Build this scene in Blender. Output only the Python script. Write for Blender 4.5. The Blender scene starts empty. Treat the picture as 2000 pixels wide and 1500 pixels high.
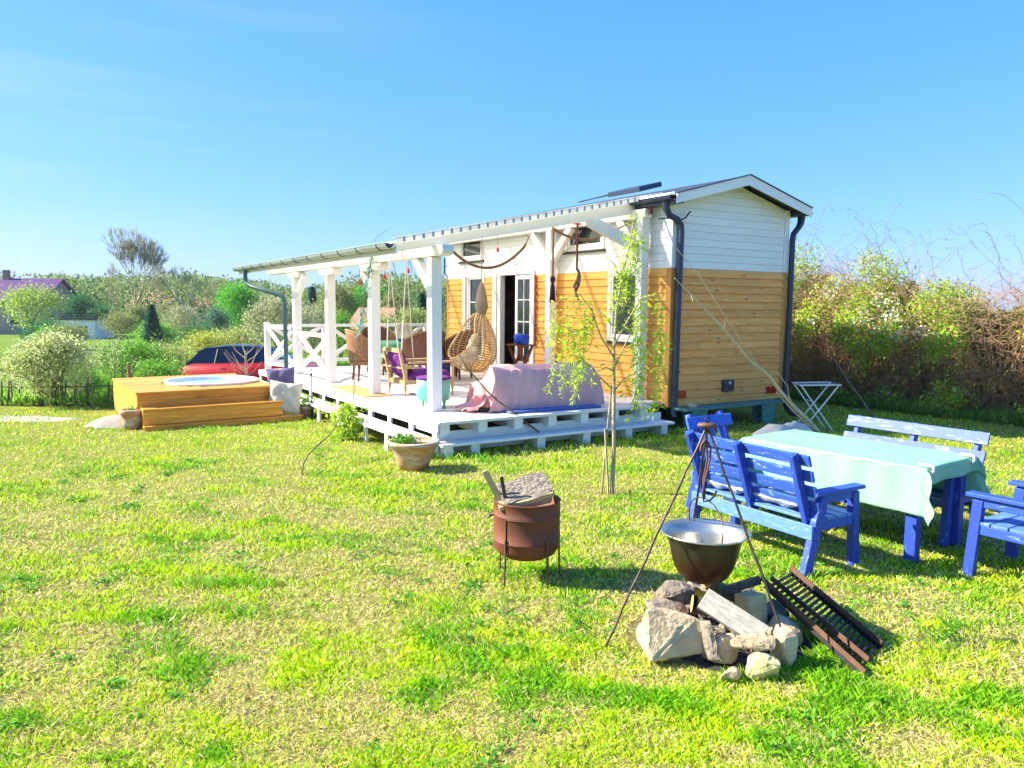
import bpy, bmesh, math, random
import numpy as np
from mathutils import Matrix, Vector, Euler
random.seed(7); rng = np.random.default_rng(7)
R = math.radians
scene = bpy.context.scene
col = scene.collection
# ------------------------------------------------------------------ camera, sky, sun, exposure
cam_d = bpy.data.cameras.new('camera'); cam = bpy.data.objects.new('camera', cam_d); col.objects.link(cam)
cam_d.sensor_width = 36; cam_d.lens = 1497.6/2000*36; cam_d.clip_end = 3000; cam_d.clip_start = .05
cam.matrix_world = Matrix.Translation((0,0,1.99)) @ Matrix.Rotation(math.pi/2-.1025,4,'X') @ Matrix.Rotation(.0074,4,'Z')
scene.camera = cam
SUN_EL, SUN_AZ = R(35), R(-88)          # azimuth clockwise from +Y
sv = Vector((math.sin(SUN_AZ)*math.cos(SUN_EL), math.cos(SUN_AZ)*math.cos(SUN_EL), math.sin(SUN_EL)))
w = bpy.data.worlds.new('World'); scene.world = w; w.use_nodes = True
nt = w.node_tree; bg = nt.nodes['Background']; sky = nt.nodes.new('ShaderNodeTexSky')
sky.sky_type = 'NISHITA'; sky.sun_disc = False; sky.sun_elevation = SUN_EL; sky.sun_rotation = SUN_AZ
sky.air_density = 1.0; sky.dust_density = .5; sky.ozone_density = 4.0
# grade the physical sky per channel so its gradient is as even and blue as the photographed one
EXPO = 1.6
sc_ = nt.nodes.new('ShaderNodeSeparateColor'); cc_ = nt.nodes.new('ShaderNodeCombineColor'); nt.links.new(sky.outputs[0], sc_.inputs[0])
for i_,(g_,k_) in enumerate(((1.0,.122),(.58,.322),(.25,.95))):
    p_ = nt.nodes.new('ShaderNodeMath'); p_.operation='POWER'; p_.inputs[1].default_value=g_; nt.links.new(sc_.outputs[i_],p_.inputs[0])
    m_ = nt.nodes.new('ShaderNodeMath'); m_.operation='MULTIPLY'; m_.inputs[1].default_value=k_/.15; nt.links.new(p_.outputs[0],m_.inputs[0]); nt.links.new(m_.outputs[0],cc_.inputs[i_])
# a faint streak of cirrus low in the sky on the sun side
tc_ = nt.nodes.new('ShaderNodeTexCoord'); mp_ = nt.nodes.new('ShaderNodeMapping'); mp_.inputs['Scale'].default_value=(1.2,1.2,13); mp_.inputs['Rotation'].default_value=(0,R(7),0); nt.links.new(tc_.outputs['Generated'],mp_.inputs[0])
no_ = nt.nodes.new('ShaderNodeTexNoise'); no_.inputs['Scale'].default_value=2.2; no_.inputs['Detail'].default_value=6; nt.links.new(mp_.outputs[0],no_.inputs['Vector'])
r1_ = nt.nodes.new('ShaderNodeMapRange'); r1_.inputs['From Min'].default_value=.46; r1_.inputs['From Max'].default_value=.80; nt.links.new(no_.outputs['Fac'],r1_.inputs['Value'])
sx_ = nt.nodes.new('ShaderNodeSeparateXYZ'); nt.links.new(tc_.outputs['Generated'],sx_.inputs[0])
r2_ = nt.nodes.new('ShaderNodeMapRange'); r2_.inputs['From Min'].default_value=.05; r2_.inputs['From Max'].default_value=-.6; nt.links.new(sx_.outputs['X'],r2_.inputs['Value'])
mu_ = nt.nodes.new('ShaderNodeMath'); mu_.operation='MULTIPLY'; nt.links.new(r1_.outputs[0],mu_.inputs[0]); nt.links.new(r2_.outputs[0],mu_.inputs[1])
mc_ = nt.nodes.new('ShaderNodeMix'); mc_.data_type='RGBA'; mv_ = nt.nodes.new('ShaderNodeMath'); mv_.operation='MULTIPLY'; mv_.inputs[1].default_value=.25; nt.links.new(mu_.outputs[0],mv_.inputs[0]); nt.links.new(mv_.outputs[0],mc_.inputs[0]); nt.links.new(cc_.outputs[0],mc_.inputs[6]); mc_.inputs[7].default_value=(5.6,6.4,6.9,1)
nt.links.new(mc_.outputs[2], bg.inputs[0]); bg.inputs[1].default_value = .15/2**EXPO
sd = bpy.data.lights.new('sun','SUN'); sd.energy = 5; sd.angle = R(.6); sd.color = (1,.93,.76)
so = bpy.data.objects.new('sun', sd); col.objects.link(so); so.rotation_euler = sv.to_track_quat('Z','Y').to_euler(); so.location = (-20,0,20)
scene.view_settings.view_transform = 'Standard'; scene.view_settings.look = 'None'
scene.view_settings.exposure = EXPO; scene.view_settings.gamma = 1
scene.render.engine = 'CYCLES'
scene.cycles.max_bounces = 6; scene.cycles.transparent_max_bounces = 6; scene.cycles.caustics_reflective = False; scene.cycles.caustics_refractive = False
# ------------------------------------------------------------------ frames
TH = .5572; SO = Vector((-.9425, 9.8984, 0))
MS = Matrix.Translation(SO) @ Matrix.Rotation(TH,4,'Z')      # structure frame: u along the deck front, v away along the long wall
def S(u,v,z=0): return MS @ Vector((u,v,z))
HD = .457
# ------------------------------------------------------------------ materials
def nn(t, typ, **k):
    n = t.nodes.new(typ)
    for a,b in k.items(): setattr(n,a,b)
    return n
def mk(name, rough=.6, metallic=0., spec=.5):
    m = bpy.data.materials.new(name); m.use_nodes = True; t = m.node_tree
    b = t.nodes['Principled BSDF']; b.inputs['Roughness'].default_value = rough; b.inputs['Metallic'].default_value = metallic
    b.inputs['Specular IOR Level'].default_value = spec
    return m,t,b
def coords(t, stretch=(1,1,1), attr_shift=True):
    tc = nn(t,'ShaderNodeTexCoord'); mp = nn(t,'ShaderNodeMapping'); mp.inputs['Scale'].default_value = stretch
    t.links.new(tc.outputs['Object'], mp.inputs['Vector'])
    a = nn(t,'ShaderNodeAttribute', attribute_name='rnd')
    if attr_shift:
        v = nn(t,'ShaderNodeVectorMath', operation='MULTIPLY_ADD'); v.inputs[1].default_value = (37.,19.,53.)
        t.links.new(a.outputs['Vector'], v.inputs[0]); t.links.new(mp.outputs[0], v.inputs[2]); return v.outputs[0], a
    return mp.outputs[0], a
def noise(t, vec, scale, detail=4, rough=.6, dist=0):
    n = nn(t,'ShaderNodeTexNoise'); n.inputs['Scale'].default_value = scale; n.inputs['Detail'].default_value = detail
    n.inputs['Roughness'].default_value = rough; n.inputs['Distortion'].default_value = dist
    t.links.new(vec, n.inputs['Vector']); return n.outputs['Fac']
def ramp(t, fac, lo, hi):
    n = nn(t,'ShaderNodeMapRange'); n.inputs['From Min'].default_value = lo; n.inputs['From Max'].default_value = hi; n.clamp = True
    t.links.new(fac, n.inputs['Value']); return n.outputs[0]
def mixc(t, fac, a, b, blend='MIX'):
    n = nn(t,'ShaderNodeMix', data_type='RGBA', blend_type=blend)
    if isinstance(fac,(int,float)): n.inputs[0].default_value = fac
    else: t.links.new(fac, n.inputs[0])
    for i,x in ((6,a),(7,b)):
        if isinstance(x,tuple): n.inputs[i].default_value = x if len(x)==4 else (*x,1)
        else: t.links.new(x, n.inputs[i])
    return n.outputs[2]
def brightvar(t, c, a, amt):
    h = nn(t,'ShaderNodeHueSaturation'); m = nn(t,'ShaderNodeMapRange'); m.inputs['To Min'].default_value = 1-amt; m.inputs['To Max'].default_value = 1+amt
    t.links.new(a.outputs['Fac'], m.inputs['Value']); t.links.new(m.outputs[0], h.inputs['Value']); t.links.new(c, h.inputs['Color']); return h.outputs[0]
def bump(t, b, h, strength=.3, dist=.01):
    n = nn(t,'ShaderNodeBump'); n.inputs['Strength'].default_value = strength; n.inputs['Distance'].default_value = dist
    t.links.new(h, n.inputs['Height']); t.links.new(n.outputs[0], b.inputs['Normal'])
def mat(name, c1, c2=None, scale=6, stretch=(1,1,1), lo=.35, hi=.65, rough=.6, var=.08, bmp=.15, bscale=None, bd=.01, metallic=0., spec=.5):
    m,t,b = mk(name, rough, metallic, spec); v,a = coords(t, stretch)
    n = noise(t, v, scale, 5); c = mixc(t, ramp(t,n,lo,hi), c1, c2 or tuple(x*.8 for x in c1))
    c = brightvar(t,c,a,var); t.links.new(c, b.inputs['Base Color'])
    if bmp: bump(t, b, noise(t, v, bscale or scale*3, 5), bmp, bd)
    return m
def wood(name, c1, c2, axis='X', knots=.5, rough=.6, var=.1, knotcol=(.16,.06,.02), spec=.3):
    st = {'X':(.6,9,9),'Y':(9,.6,9),'Z':(9,9,.6)}[axis]; m,t,b = mk(name, rough, 0, spec); v,a = coords(t, st)
    n1 = noise(t, v, 2.2, 6, .65, .6); n2 = noise(t, v, 9, 3, .6)
    c = mixc(t, ramp(t,n1,.3,.7), c1, c2); c = mixc(t, ramp(t,n2,.55,.8), c, tuple(x*.7 for x in c2))
    if knots:
        st2 = {'X':(1.6,5,5),'Y':(5,1.6,5),'Z':(5,5,1.6)}[axis]; v2,_ = coords(t, st2)
        vo = nn(t,'ShaderNodeTexVoronoi'); vo.inputs['Scale'].default_value = 1.3; t.links.new(v2, vo.inputs['Vector'])
        k = ramp(t, vo.outputs['Distance'], .13, .05); mm = nn(t,'ShaderNodeMath', operation='MULTIPLY'); t.links.new(k, mm.inputs[0]); mm.inputs[1].default_value = knots
        c = mixc(t, mm.outputs[0], c, knotcol)
    c = brightvar(t,c,a,var); t.links.new(c, b.inputs['Base Color']); bump(t,b,n2,.25,.004)
    return m
def peel(name, paint, under, axis='X', amount=.5, rough=.55):
    st = {'X':(1.2,6,6),'Y':(6,1.2,6),'Z':(6,6,1.2)}[axis]; m,t,b = mk(name, rough, 0, .4); v,a = coords(t, st)
    n = noise(t, v, 5.5, 8, .75, .4); n2 = noise(t, v, 14, 4, .6)
    pc = mixc(t, ramp(t,n2,.3,.7), paint, tuple(x*.72 for x in paint))
    lo = .5+(.5-amount)*.3
    f = ramp(t, n, lo, lo+.05); c = mixc(t, f, pc, under)
    c = brightvar(t,c,a,.12); t.links.new(c, b.inputs['Base Color']); bump(t,b,n,.4,.004)
    return m
def flatmat(name, c, rough=.5, metallic=0., spec=.5):
    return mat(name, c, tuple(x*.88 for x in c), 8, rough=rough, metallic=metallic, var=.04, bmp=.04, spec=spec)
def leafmat(name, trans=.45, rough=.55):
    m,t,b = mk(name, rough, 0, .25); a = nn(t,'ShaderNodeAttribute', attribute_name='col')
    t.links.new(a.outputs['Color'], b.inputs['Base Color'])
    tr = nn(t,'ShaderNodeBsdfTranslucent'); t.links.new(a.outputs['Color'], tr.inputs['Color']); mx = nn(t,'ShaderNodeMixShader'); mx.inputs[0].default_value = trans
    t.links.new(b.outputs[0], mx.inputs[1]); t.links.new(tr.outputs[0], mx.inputs[2]); t.links.new(mx.outputs[0], t.nodes['Material Output'].inputs[0])
    return m
def clothmat(name, c, c2=None, trans=.15, scale=3, rough=.85, weave=0):
    m,t,b = mk(name, rough, 0, .2); v,a = coords(t); n = noise(t,v,scale,5); cc = mixc(t, ramp(t,n,.35,.65), c, c2 or tuple(x*.85 for x in c))
    t.links.new(cc, b.inputs['Base Color'])
    if weave:
        wv = nn(t,'ShaderNodeTexWave'); wv.inputs['Scale'].default_value = weave; wv.inputs['Distortion'].default_value = 3; t.links.new(v, wv.inputs['Vector']); bump(t,b,wv.outputs['Fac'],.35,.008)
    else: bump(t,b,noise(t,v,scale*4,6,.65),.35,.02)
    tr = nn(t,'ShaderNodeBsdfTranslucent'); t.links.new(cc, tr.inputs['Color']); mx = nn(t,'ShaderNodeMixShader'); mx.inputs[0].default_value = trans
    t.links.new(b.outputs[0], mx.inputs[1]); t.links.new(tr.outputs[0], mx.inputs[2]); t.links.new(mx.outputs[0], t.nodes['Material Output'].inputs[0])
    return m
MT = {}
MT['white'] = mat('white_paint',(.82,.82,.80),(.70,.70,.68),5,(1,1,1),.45,.75,rough=.5,var=.05,bmp=.12,bscale=40,bd=.003)
MT['white_x'] = mat('white_paint_worn',(.78,.77,.74),(.55,.50,.42),4,(.7,6,6),.62,.80,rough=.55,var=.06,bmp=.3,bscale=12,bd=.004)
MT['white_y'] = mat('white_paint_worn_y',(.78,.77,.74),(.55,.50,.42),4,(6,.7,6),.62,.80,rough=.55,var=.06,bmp=.3,bscale=12,bd=.004)
MT['white_z'] = mat('white_paint_worn_z',(.78,.77,.74),(.62,.58,.50),4,(6,6,.7),.66,.85,rough=.55,var=.04,bmp=.25,bscale=12,bd=.004)
MT['deckpaint'] = mat('worn_deck_paint',(.66,.63,.58),(.46,.40,.32),4,(.7,6,6),.60,.78,rough=.6,var=.10,bmp=.3,bscale=12,bd=.004)
MT['wside'] = mat('white_siding',(.84,.85,.84),(.78,.79,.78),3,(.5,.5,5),rough=.45,var=.03,bmp=.1,bscale=20,bd=.003)
MT['sidx'] = wood('pine_siding_gable',(.97,.48,.15),(.76,.31,.07),'X',.7)
MT['sidy'] = wood('pine_siding_long',(.86,.46,.11),(.70,.32,.055),'Y',.5)
MT['corner'] = wood('pine_corner_board',(.66,.33,.09),(.5,.22,.05),'Z',.4)
MT['tubx'] = wood('orange_larch_front',(.86,.40,.06),(.56,.19,.02),'X',1.,.5,.2)
MT['tuby'] = wood('orange_larch_side',(.84,.44,.09),(.64,.28,.04),'Y',.7,.5,.16)
MT['navy'] = flatmat('navy_coated_steel',(.018,.032,.075),.35)
MT['teal_pipe'] = flatmat('dark_teal_steel',(.03,.085,.10),.3)
MT['galv'] = mat('galvanised_grey',(.34,.40,.42),(.25,.30,.32),3,(1,.4,1),rough=.4,var=.05,metallic=.3,bmp=.05)
MT['roofing'] = flatmat('dark_roof_felt',(.03,.035,.06),.7)
MT['black'] = flatmat('black_paint',(.02,.02,.022),.5)
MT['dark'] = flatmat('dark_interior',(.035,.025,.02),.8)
MT['interior'] = mat('interior_timber',(.22,.10,.05),(.08,.04,.03),3,rough=.7)
MT['rust'] = mat('rusty_steel',(.20,.05,.022),(.10,.028,.014),4,(1,1,1),.3,.7,rough=.7,var=.06,bmp=.35,bscale=30,bd=.003)
MT['rust2'] = mat('brown_rusty_iron',(.20,.09,.05),(.09,.045,.03),9,(1,1,1),.3,.7,rough=.65,var=.12,bmp=.4,bscale=40,bd=.003,metallic=.3)
MT['iron'] = mat('bare_iron',(.10,.075,.06),(.05,.04,.035),12,rough=.5,metallic=.6,var=.1,bmp=.2)
MT['terra'] = mat('terracotta',(.55,.25,.13),(.58,.50,.40),5,(1,1,2.5),.42,.62,rough=.85,var=.05,bmp=.35,bscale=30,bd=.004)
MT['soil'] = mat('soil',(.10,.06,.035),(.05,.03,.02),20,rough=.95,bmp=.8,bd=.02)
MT['stone'] = mat('field_stone',(.70,.53,.32),(.48,.34,.19),9,(1,1,1),.3,.62,rough=.9,var=.14,bmp=.9,bscale=26,bd=.022)
MT['stone_grey'] = mat('grey_field_stone',(.38,.31,.23),(.18,.14,.11),9,(1,1,1),.3,.62,rough=.9,var=.14,bmp=.9,bscale=26,bd=.022)
MT['stone_moss'] = mat('mossy_granite',(.56,.50,.26),(.36,.33,.12),14,(1,1,1),.35,.65,rough=.9,var=.1,bmp=.7,bscale=40,bd=.01)
MT['ash'] = mat('wood_ash',(.05,.045,.04),(.015,.013,.012),18,rough=.95,bmp=.8,bd=.02)
MT['bark'] = mat('bark',(.20,.15,.10),(.10,.075,.05),9,(4,4,1),rough=.9,var=.15,bmp=.5,bscale=20)
MT['bark_pale'] = mat('pale_bark',(.42,.36,.24),(.30,.24,.15),9,(4,4,1),rough=.85,var=.15,bmp=.4,bscale=20)
MT['pole_wood'] = mat('bleached_branch',(.66,.54,.34),(.48,.38,.22),9,(4,4,1),rough=.8,var=.15,bmp=.4,bscale=20)
MT['bark_moss'] = mat('mossy_bark',(.17,.17,.06),(.10,.08,.05),16,rough=.95,var=.1,bmp=.9,bscale=30,bd=.02)
MT['cutwood'] = mat('fresh_cut_wood',(.62,.25,.08),(.70,.36,.14),14,rough=.7,bmp=.2)
MT['board'] = wood('weathered_board',(.60,.48,.24),(.46,.34,.15),'X',.3,.8)
MT['plank_grey'] = mat('whitish_grey_plank',(.40,.37,.31),(.24,.22,.18),14,(1,4,4),.42,.7,rough=.85,var=.1,bmp=.4,bscale=30)
MT['char'] = mat('charred_wood',(.40,.33,.24),(.03,.028,.03),22,(1,5,5),.4,.62,rough=.9,var=.1,bmp=.9,bscale=28,bd=.015)
MT['bluex'] = peel('peeling_blue_paint_x',(.035,.11,.54),(.42,.47,.62),'X',.20)
MT['bluey'] = peel('peeling_blue_paint_y',(.03,.09,.50),(.30,.38,.62),'Y',.1)
MT['bluez'] = peel('peeling_blue_paint_z',(.025,.07,.46),(.30,.36,.55),'Z',.15)
MT['blue_seat'] = peel('worn_light_blue_paint',(.10,.22,.60),(.24,.36,.60),'X',.3)
MT['blue_pale'] = peel('worn_pale_blue_paint',(.05,.11,.44),(.26,.29,.42),'X',.3)
MT['cloth_mint'] = clothmat('mint_oilcloth',(.31,.68,.40),(.35,.71,.44),.3,2,.45)
MT['floral'] = clothmat('grey_white_floral_cotton',(.72,.70,.66),(.34,.36,.38),.05,16)
MT['clip'] = flatmat('white_plastic_clip',(.8,.8,.78),.3)
MT['tealpaint'] = peel('peeling_teal_paint',(.05,.26,.24),(.30,.30,.24),'X',.3)
MT['sheet'] = clothmat('off_white_tarp',(.66,.63,.56),(.52,.50,.46),.1,4)
MT['steel_white'] = flatmat('white_enamelled_tube',(.75,.78,.80),.3)
MT['glass'] = None
MT['wicker'] = mat('brown_wicker',(.19,.07,.03),(.10,.035,.015),40,(1,1,1),.35,.6,rough=.6,var=.1,bmp=1.,bscale=55,bd=.012)
MT['wicker_lt'] = mat('honey_wicker',(.36,.18,.07),(.20,.09,.035),40,(1,1,1),.35,.6,rough=.6,var=.15,bmp=1.,bscale=55,bd=.012)
MT['rattan'] = mat('natural_rattan',(.62,.42,.20),(.44,.27,.11),20,rough=.55,var=.18,bmp=.3)
MT['mahog'] = wood('red_brown_wood',(.22,.055,.025),(.13,.03,.015),'Z',0,.4)
MT['purple'] = clothmat('purple_upholstery',(.16,.03,.22),(.11,.02,.16),.05,5)
MT['pink'] = clothmat('pink_quilted_throw',(.80,.46,.43),(.72,.38,.37),.1,2.5,.85,9)
MT['matblue'] = flatmat('blue_foam',(.05,.13,.36),.8)
MT['lilac'] = clothmat('dusty_purple_cotton',(.16,.13,.24),(.12,.10,.19),.05,5)
MT['cream'] = clothmat('cream_canvas',(.62,.55,.44),(.54,.48,.38),.08,5)
MT['greenbarrel'] = mat('turquoise_green_paint',(.10,.50,.34),(.42,.55,.20),4,(1,1,1),.5,.75,rough=.4,var=.05,bmp=.1)
MT['sleeve'] = mat('grey_brown_weave',(.30,.25,.18),(.16,.13,.09),30,(1,1,4),rough=.9,var=.1,bmp=.8,bscale=40)
MT['rope'] = mat('hemp_rope',(.30,.17,.09),(.17,.09,.05),60,(1,1,4),rough=.9,var=.1,bmp=.8,bscale=60)
MT['rope_white'] = mat('white_cotton_rope',(.80,.76,.66),(.66,.60,.50),60,rough=.9,var=.1,bmp=.5)
MT['red'] = flatmat('red_plastic',(.62,.02,.03),.4)
MT['redtail'] = flatmat('red_reflector',(.45,.01,.01),.25)
MT['bluebag'] = clothmat('bright_blue_nylon',(.01,.08,.55),(.01,.05,.40),.05,6,.4)
MT['coir'] = mat('coir_doormat',(.62,.34,.12),(.50,.26,.08),60,rough=.95,var=.05,bmp=.9,bscale=90)
MT['carred'] = None
MT['liner'] = flatmat('white_tub_shell',(.80,.82,.84),.25)
MT['oldwood'] = wood('pale_worn_chair_wood',(.55,.38,.18),(.36,.22,.10),'Y',0,.6)
def glassmat(name, c, rough=.03):
    m,t,b = mk(name, rough, 0, .5); b.inputs['Base Color'].default_value = (*c,1); b.inputs['Coat Weight'].default_value = 0.
    return m
MT['glass'] = glassmat('dark_window_glass',(.02,.035,.035)); MT['carglass'] = glassmat('tinted_car_glass',(.008,.012,.035)); MT['carglass2'] = glassmat('clear_car_glass',(.03,.11,.12))
m,t,b = mk('red_car_paint',.35,.0,.3); b.inputs['Base Color'].default_value = (.40,.003,.008,1); b.inputs['Coat Weight'].default_value = .25; MT['carred'] = m
m,t,b = mk('tub_water',.03,0,.6); b.inputs['Base Color'].default_value = (.34,.52,.68,1); v,a = coords(t); bump(t,b,noise(t,v,9,3),.25,.02); MT['water'] = m
m,t,b = mk('translucent_roof_sheet',.4,0,.3); b.inputs['Base Color'].default_value = (.82,.80,.76,1)
tr = nn(t,'ShaderNodeBsdfTranslucent'); tr.inputs['Color'].default_value = (.95,.90,.80,1); mx = nn(t,'ShaderNodeMixShader'); mx.inputs[0].default_value = .62
tp = nn(t,'ShaderNodeBsdfTransparent'); tp.inputs['Color'].default_value = (.95,.92,.86,1); mx2 = nn(t,'ShaderNodeMixShader'); mx2.inputs[0].default_value = .22
t.links.new(b.outputs[0], mx.inputs[1]); t.links.new(tr.outputs[0], mx.inputs[2]); t.links.new(mx.outputs[0], mx2.inputs[1]); t.links.new(tp.outputs[0], mx2.inputs[2]); t.links.new(mx2.outputs[0], t.nodes['Material Output'].inputs[0]); MT['polyroof'] = m
MT['polyedge']=clothmat('opal_polycarbonate',(.85,.85,.82),None,.6,3,.4)
# kettle: sooty outside
m,t,b = mk('sooty_steel',.38,.55,.5); v,a = coords(t); sp = nn(t,'ShaderNodeSeparateXYZ'); tc = nn(t,'ShaderNodeTexCoord'); t.links.new(tc.outputs['Object'], sp.inputs[0])
n = noise(t,v,7,5); ad = nn(t,'ShaderNodeMath',operation='MULTIPLY_ADD'); t.links.new(n,ad.inputs[0]); ad.inputs[1].default_value=.22; t.links.new(sp.outputs['Z'],ad.inputs[2])
c = mixc(t, ramp(t,ad.outputs[0],.03,.16), (.008,.006,.005), (.055,.018,.008)); c = mixc(t, ramp(t,ad.outputs[0],.24,.38), c, (.055,.05,.036)); t.links.new(c,b.inputs['Base Color']); MT['soot'] = m
MT['steel'] = mat('worn_stainless_steel',(.66,.62,.54),(.48,.44,.36),6,rough=.34,metallic=.9,var=.02,bmp=.08)
# ------------------------------------------------------------------ mesh builder
class MB:
    def __init__(s): s.v=[]; s.f=[]; s.r=[]; s.sm=[]
    def add(s, vs, fs, r=None, smooth=False):
        k=len(s.v); s.v += [tuple(p) for p in vs]; s.f += [tuple(i+k for i in f) for f in fs]
        r = random.random() if r is None else r; s.r += [r]*len(fs); s.sm += [smooth]*len(fs); return s
    def box(s, x0,x1,y0,y1,z0,z1, r=None):
        vs=[(x0,y0,z0),(x1,y0,z0),(x1,y1,z0),(x0,y1,z0),(x0,y0,z1),(x1,y0,z1),(x1,y1,z1),(x0,y1,z1)]
        return s.add(vs,[(0,3,2,1),(4,5,6,7),(0,1,5,4),(1,2,6,5),(2,3,7,6),(3,0,4,7)],r)
    def bar(s, p, q, w, h, up=(0,0,1), r=None, ext=0):     # rectangular bar from p to q, w sideways, h along up
        p=Vector(p); q=Vector(q); d=(q-p).normalized(); p=p-d*ext; q=q+d*ext; u=Vector(up); sd_=d.cross(u)
        if sd_.length<1e-4: sd_=d.cross(Vector((0,1,0)))
        sd_.normalize(); u=sd_.cross(d).normalized(); a=sd_*w/2; b_=u*h/2
        vs=[p-a-b_,p+a-b_,p+a+b_,p-a+b_,q-a-b_,q+a-b_,q+a+b_,q-a+b_]
        return s.add(vs,[(0,3,2,1),(4,5,6,7),(0,1,5,4),(1,2,6,5),(2,3,7,6),(3,0,4,7)],r)
    def tube(s, pts, rad, n=8, r=None, cap=True):
        pts=[Vector(p) for p in pts]; k=len(pts); rads=rad if isinstance(rad,(list,tuple)) else [rad]*k
        vs=[]; prev=None
        for i,p in enumerate(pts):
            d=(pts[min(i+1,k-1)]-pts[max(i-1,0)]); d = d.normalized() if d.length>1e-9 else Vector((0,0,1))
            if prev is None:
                a=d.cross(Vector((0,0,1)));
                if a.length<1e-3: a=d.cross(Vector((1,0,0)))
            else: a = prev - d*prev.dot(d)
            a.normalize(); prev=a; b_=d.cross(a)
            for j in range(n): t_=2*math.pi*j/n; vs.append(p+(a*math.cos(t_)+b_*math.sin(t_))*rads[i])
        fs=[(i*n+j,i*n+(j+1)%n,(i+1)*n+(j+1)%n,(i+1)*n+j) for i in range(k-1) for j in range(n)]
        s.add(vs,fs,r,True)
        if cap:
            s.add(vs[:n],[tuple(range(n))[::-1]],r); s.add(vs[-n:],[tuple(range(n))],r)
        return s
    def lathe(s, prof, n=32, c=(0,0,0), r=None, sx=1, sy=1, smooth=True, a0=0, a1=2*math.pi):
        full = abs(a1-a0-2*math.pi)<1e-6; m_=n if full else n+1
        vs=[(c[0]+p*math.cos(a0+(a1-a0)*j/n)*sx, c[1]+p*math.sin(a0+(a1-a0)*j/n)*sy, c[2]+z) for p,z in prof for j in range(m_)]
        fs=[(i*m_+j,i*m_+(j+1)%m_,(i+1)*m_+(j+1)%m_,(i+1)*m_+j) for i in range(len(prof)-1) for j in range(n)]
        return s.add(vs,fs,r,smooth)
    def grid(s, fn, nu, nv, r=None, smooth=True, closeu=False):
        mu = nu if closeu else nu+1
        vs=[fn(i/nu,j/nv) for j in range(nv+1) for i in range(mu)]
        fs=[(j*mu+i,j*mu+(i+1)%mu,(j+1)*mu+(i+1)%mu,(j+1)*mu+i) for j in range(nv) for i in range(nu)]
        return s.add(vs,fs,r,smooth)
    def poly_prism(s, poly, y0, y1, r=None):      # poly in (x,z), extruded along y
        n=len(poly); vs=[(x,y0,z) for x,z in poly]+[(x,y1,z) for x,z in poly]
        fs=[tuple(range(n)),tuple(range(2*n-1,n-1,-1))]+[(i,i+n,(i+1)%n+n,(i+1)%n) for i in range(n)]
        return s.add(vs,fs,r)
    def xform(s, M_, start=0):
        for i in range(start,len(s.v)): s.v[i]=tuple(M_@Vector(s.v[i]))
        return s
    def build(s, name, m_, parent=None, off=(0,0,0), bevel=0, solid=0, sub=0):
        me=bpy.data.meshes.new(name); o_=Vector(off)
        me.from_pydata([tuple(Vector(v)-o_) for v in s.v],[],s.f); me.update()
        at=me.attributes.new('rnd','FLOAT','FACE'); at.data.foreach_set('value',s.r)
        me.polygons.foreach_set('use_smooth',s.sm)
        if isinstance(m_,str): m_=MT[m_]
        me.materials.append(m_)
        bm=bmesh.new(); bm.from_mesh(me); bmesh.ops.recalc_face_normals(bm,faces=bm.faces); bm.to_mesh(me); bm.free()
        o=bpy.data.objects.new(name,me); col.objects.link(o)
        if parent: o.parent=parent
        if solid: md=o.modifiers.new('solid','SOLIDIFY'); md.thickness=solid; md.offset=0
        if sub: md=o.modifiers.new('sub','SUBSURF'); md.levels=sub; md.render_levels=sub
        if bevel: md=o.modifiers.new('bevel','BEVEL'); md.width=bevel; md.segments=2; md.limit_method='ANGLE'; md.angle_limit=R(40)
        return o
def tag(o, label, cat, group=None, kind=None):
    if label: o['label']=label
    if cat: o['category']=cat
    if group: o['group']=group
    if kind: o['kind']=kind
    return o
def thing(name, label, cat, loc=(0,0,0), rot=0, group=None, frame='W'):
    o=bpy.data.objects.new(name,None); o.empty_display_size=.1; col.objects.link(o)
    if frame=='S': p=S(*loc); o.location=p; o.rotation_euler=(0,0,TH+rot)
    else: o.location=loc; o.rotation_euler=(0,0,rot)
    return tag(o,label,cat,group)
def dup(root, loc=None, rotz=None, label=None, group=None):
    def cp(o,par=None):
        c=o.copy(); col.objects.link(c); c.parent=par
        for ch in kids.get(o.name,[]): cp(ch,c)
        return c
    kids={}
    for o in list(bpy.data.objects):
        if o.parent: kids.setdefault(o.parent.name,[]).append(o)
    c=cp(root)
    if loc is not None: c.location=loc
    if rotz is not None: c.rotation_euler=(0,0,rotz)
    if label: c['label']=label
    if group: c['group']=group
    return c
def npmesh(name, V, F, C=None, m_=None, parent=None, off=None, smooth=False):
    V=np.asarray(V,dtype=np.float32)
    if off is not None: V=V-np.array(off,dtype=np.float32)
    F=np.asarray(F,dtype=np.int32); k=F.shape[1]
    me=bpy.data.meshes.new(name); me.vertices.add(len(V)); me.vertices.foreach_set('co',V.ravel())
    me.loops.add(F.size); me.loops.foreach_set('vertex_index',F.ravel())
    me.polygons.add(len(F)); me.polygons.foreach_set('loop_start',np.arange(0,F.size,k,dtype=np.int32)); me.polygons.foreach_set('loop_total',np.full(len(F),k,dtype=np.int32))
    if smooth: me.polygons.foreach_set('use_smooth',np.ones(len(F),dtype=bool))
    me.update(calc_edges=True)
    if C is not None:
        C=np.asarray(C,dtype=np.float32)
        if len(C)==len(F): at=me.attributes.new('col','FLOAT_COLOR','FACE')
        else: at=me.attributes.new('col','FLOAT_COLOR','POINT')
        at.data.foreach_set('color',np.hstack([C,np.ones((len(C),1),np.float32)]).ravel())
    if m_ is not None: me.materials.append(MT[m_] if isinstance(m_,str) else m_)
    o=bpy.data.objects.new(name,me); col.objects.link(o)
    if parent: o.parent=parent
    return o
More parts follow.
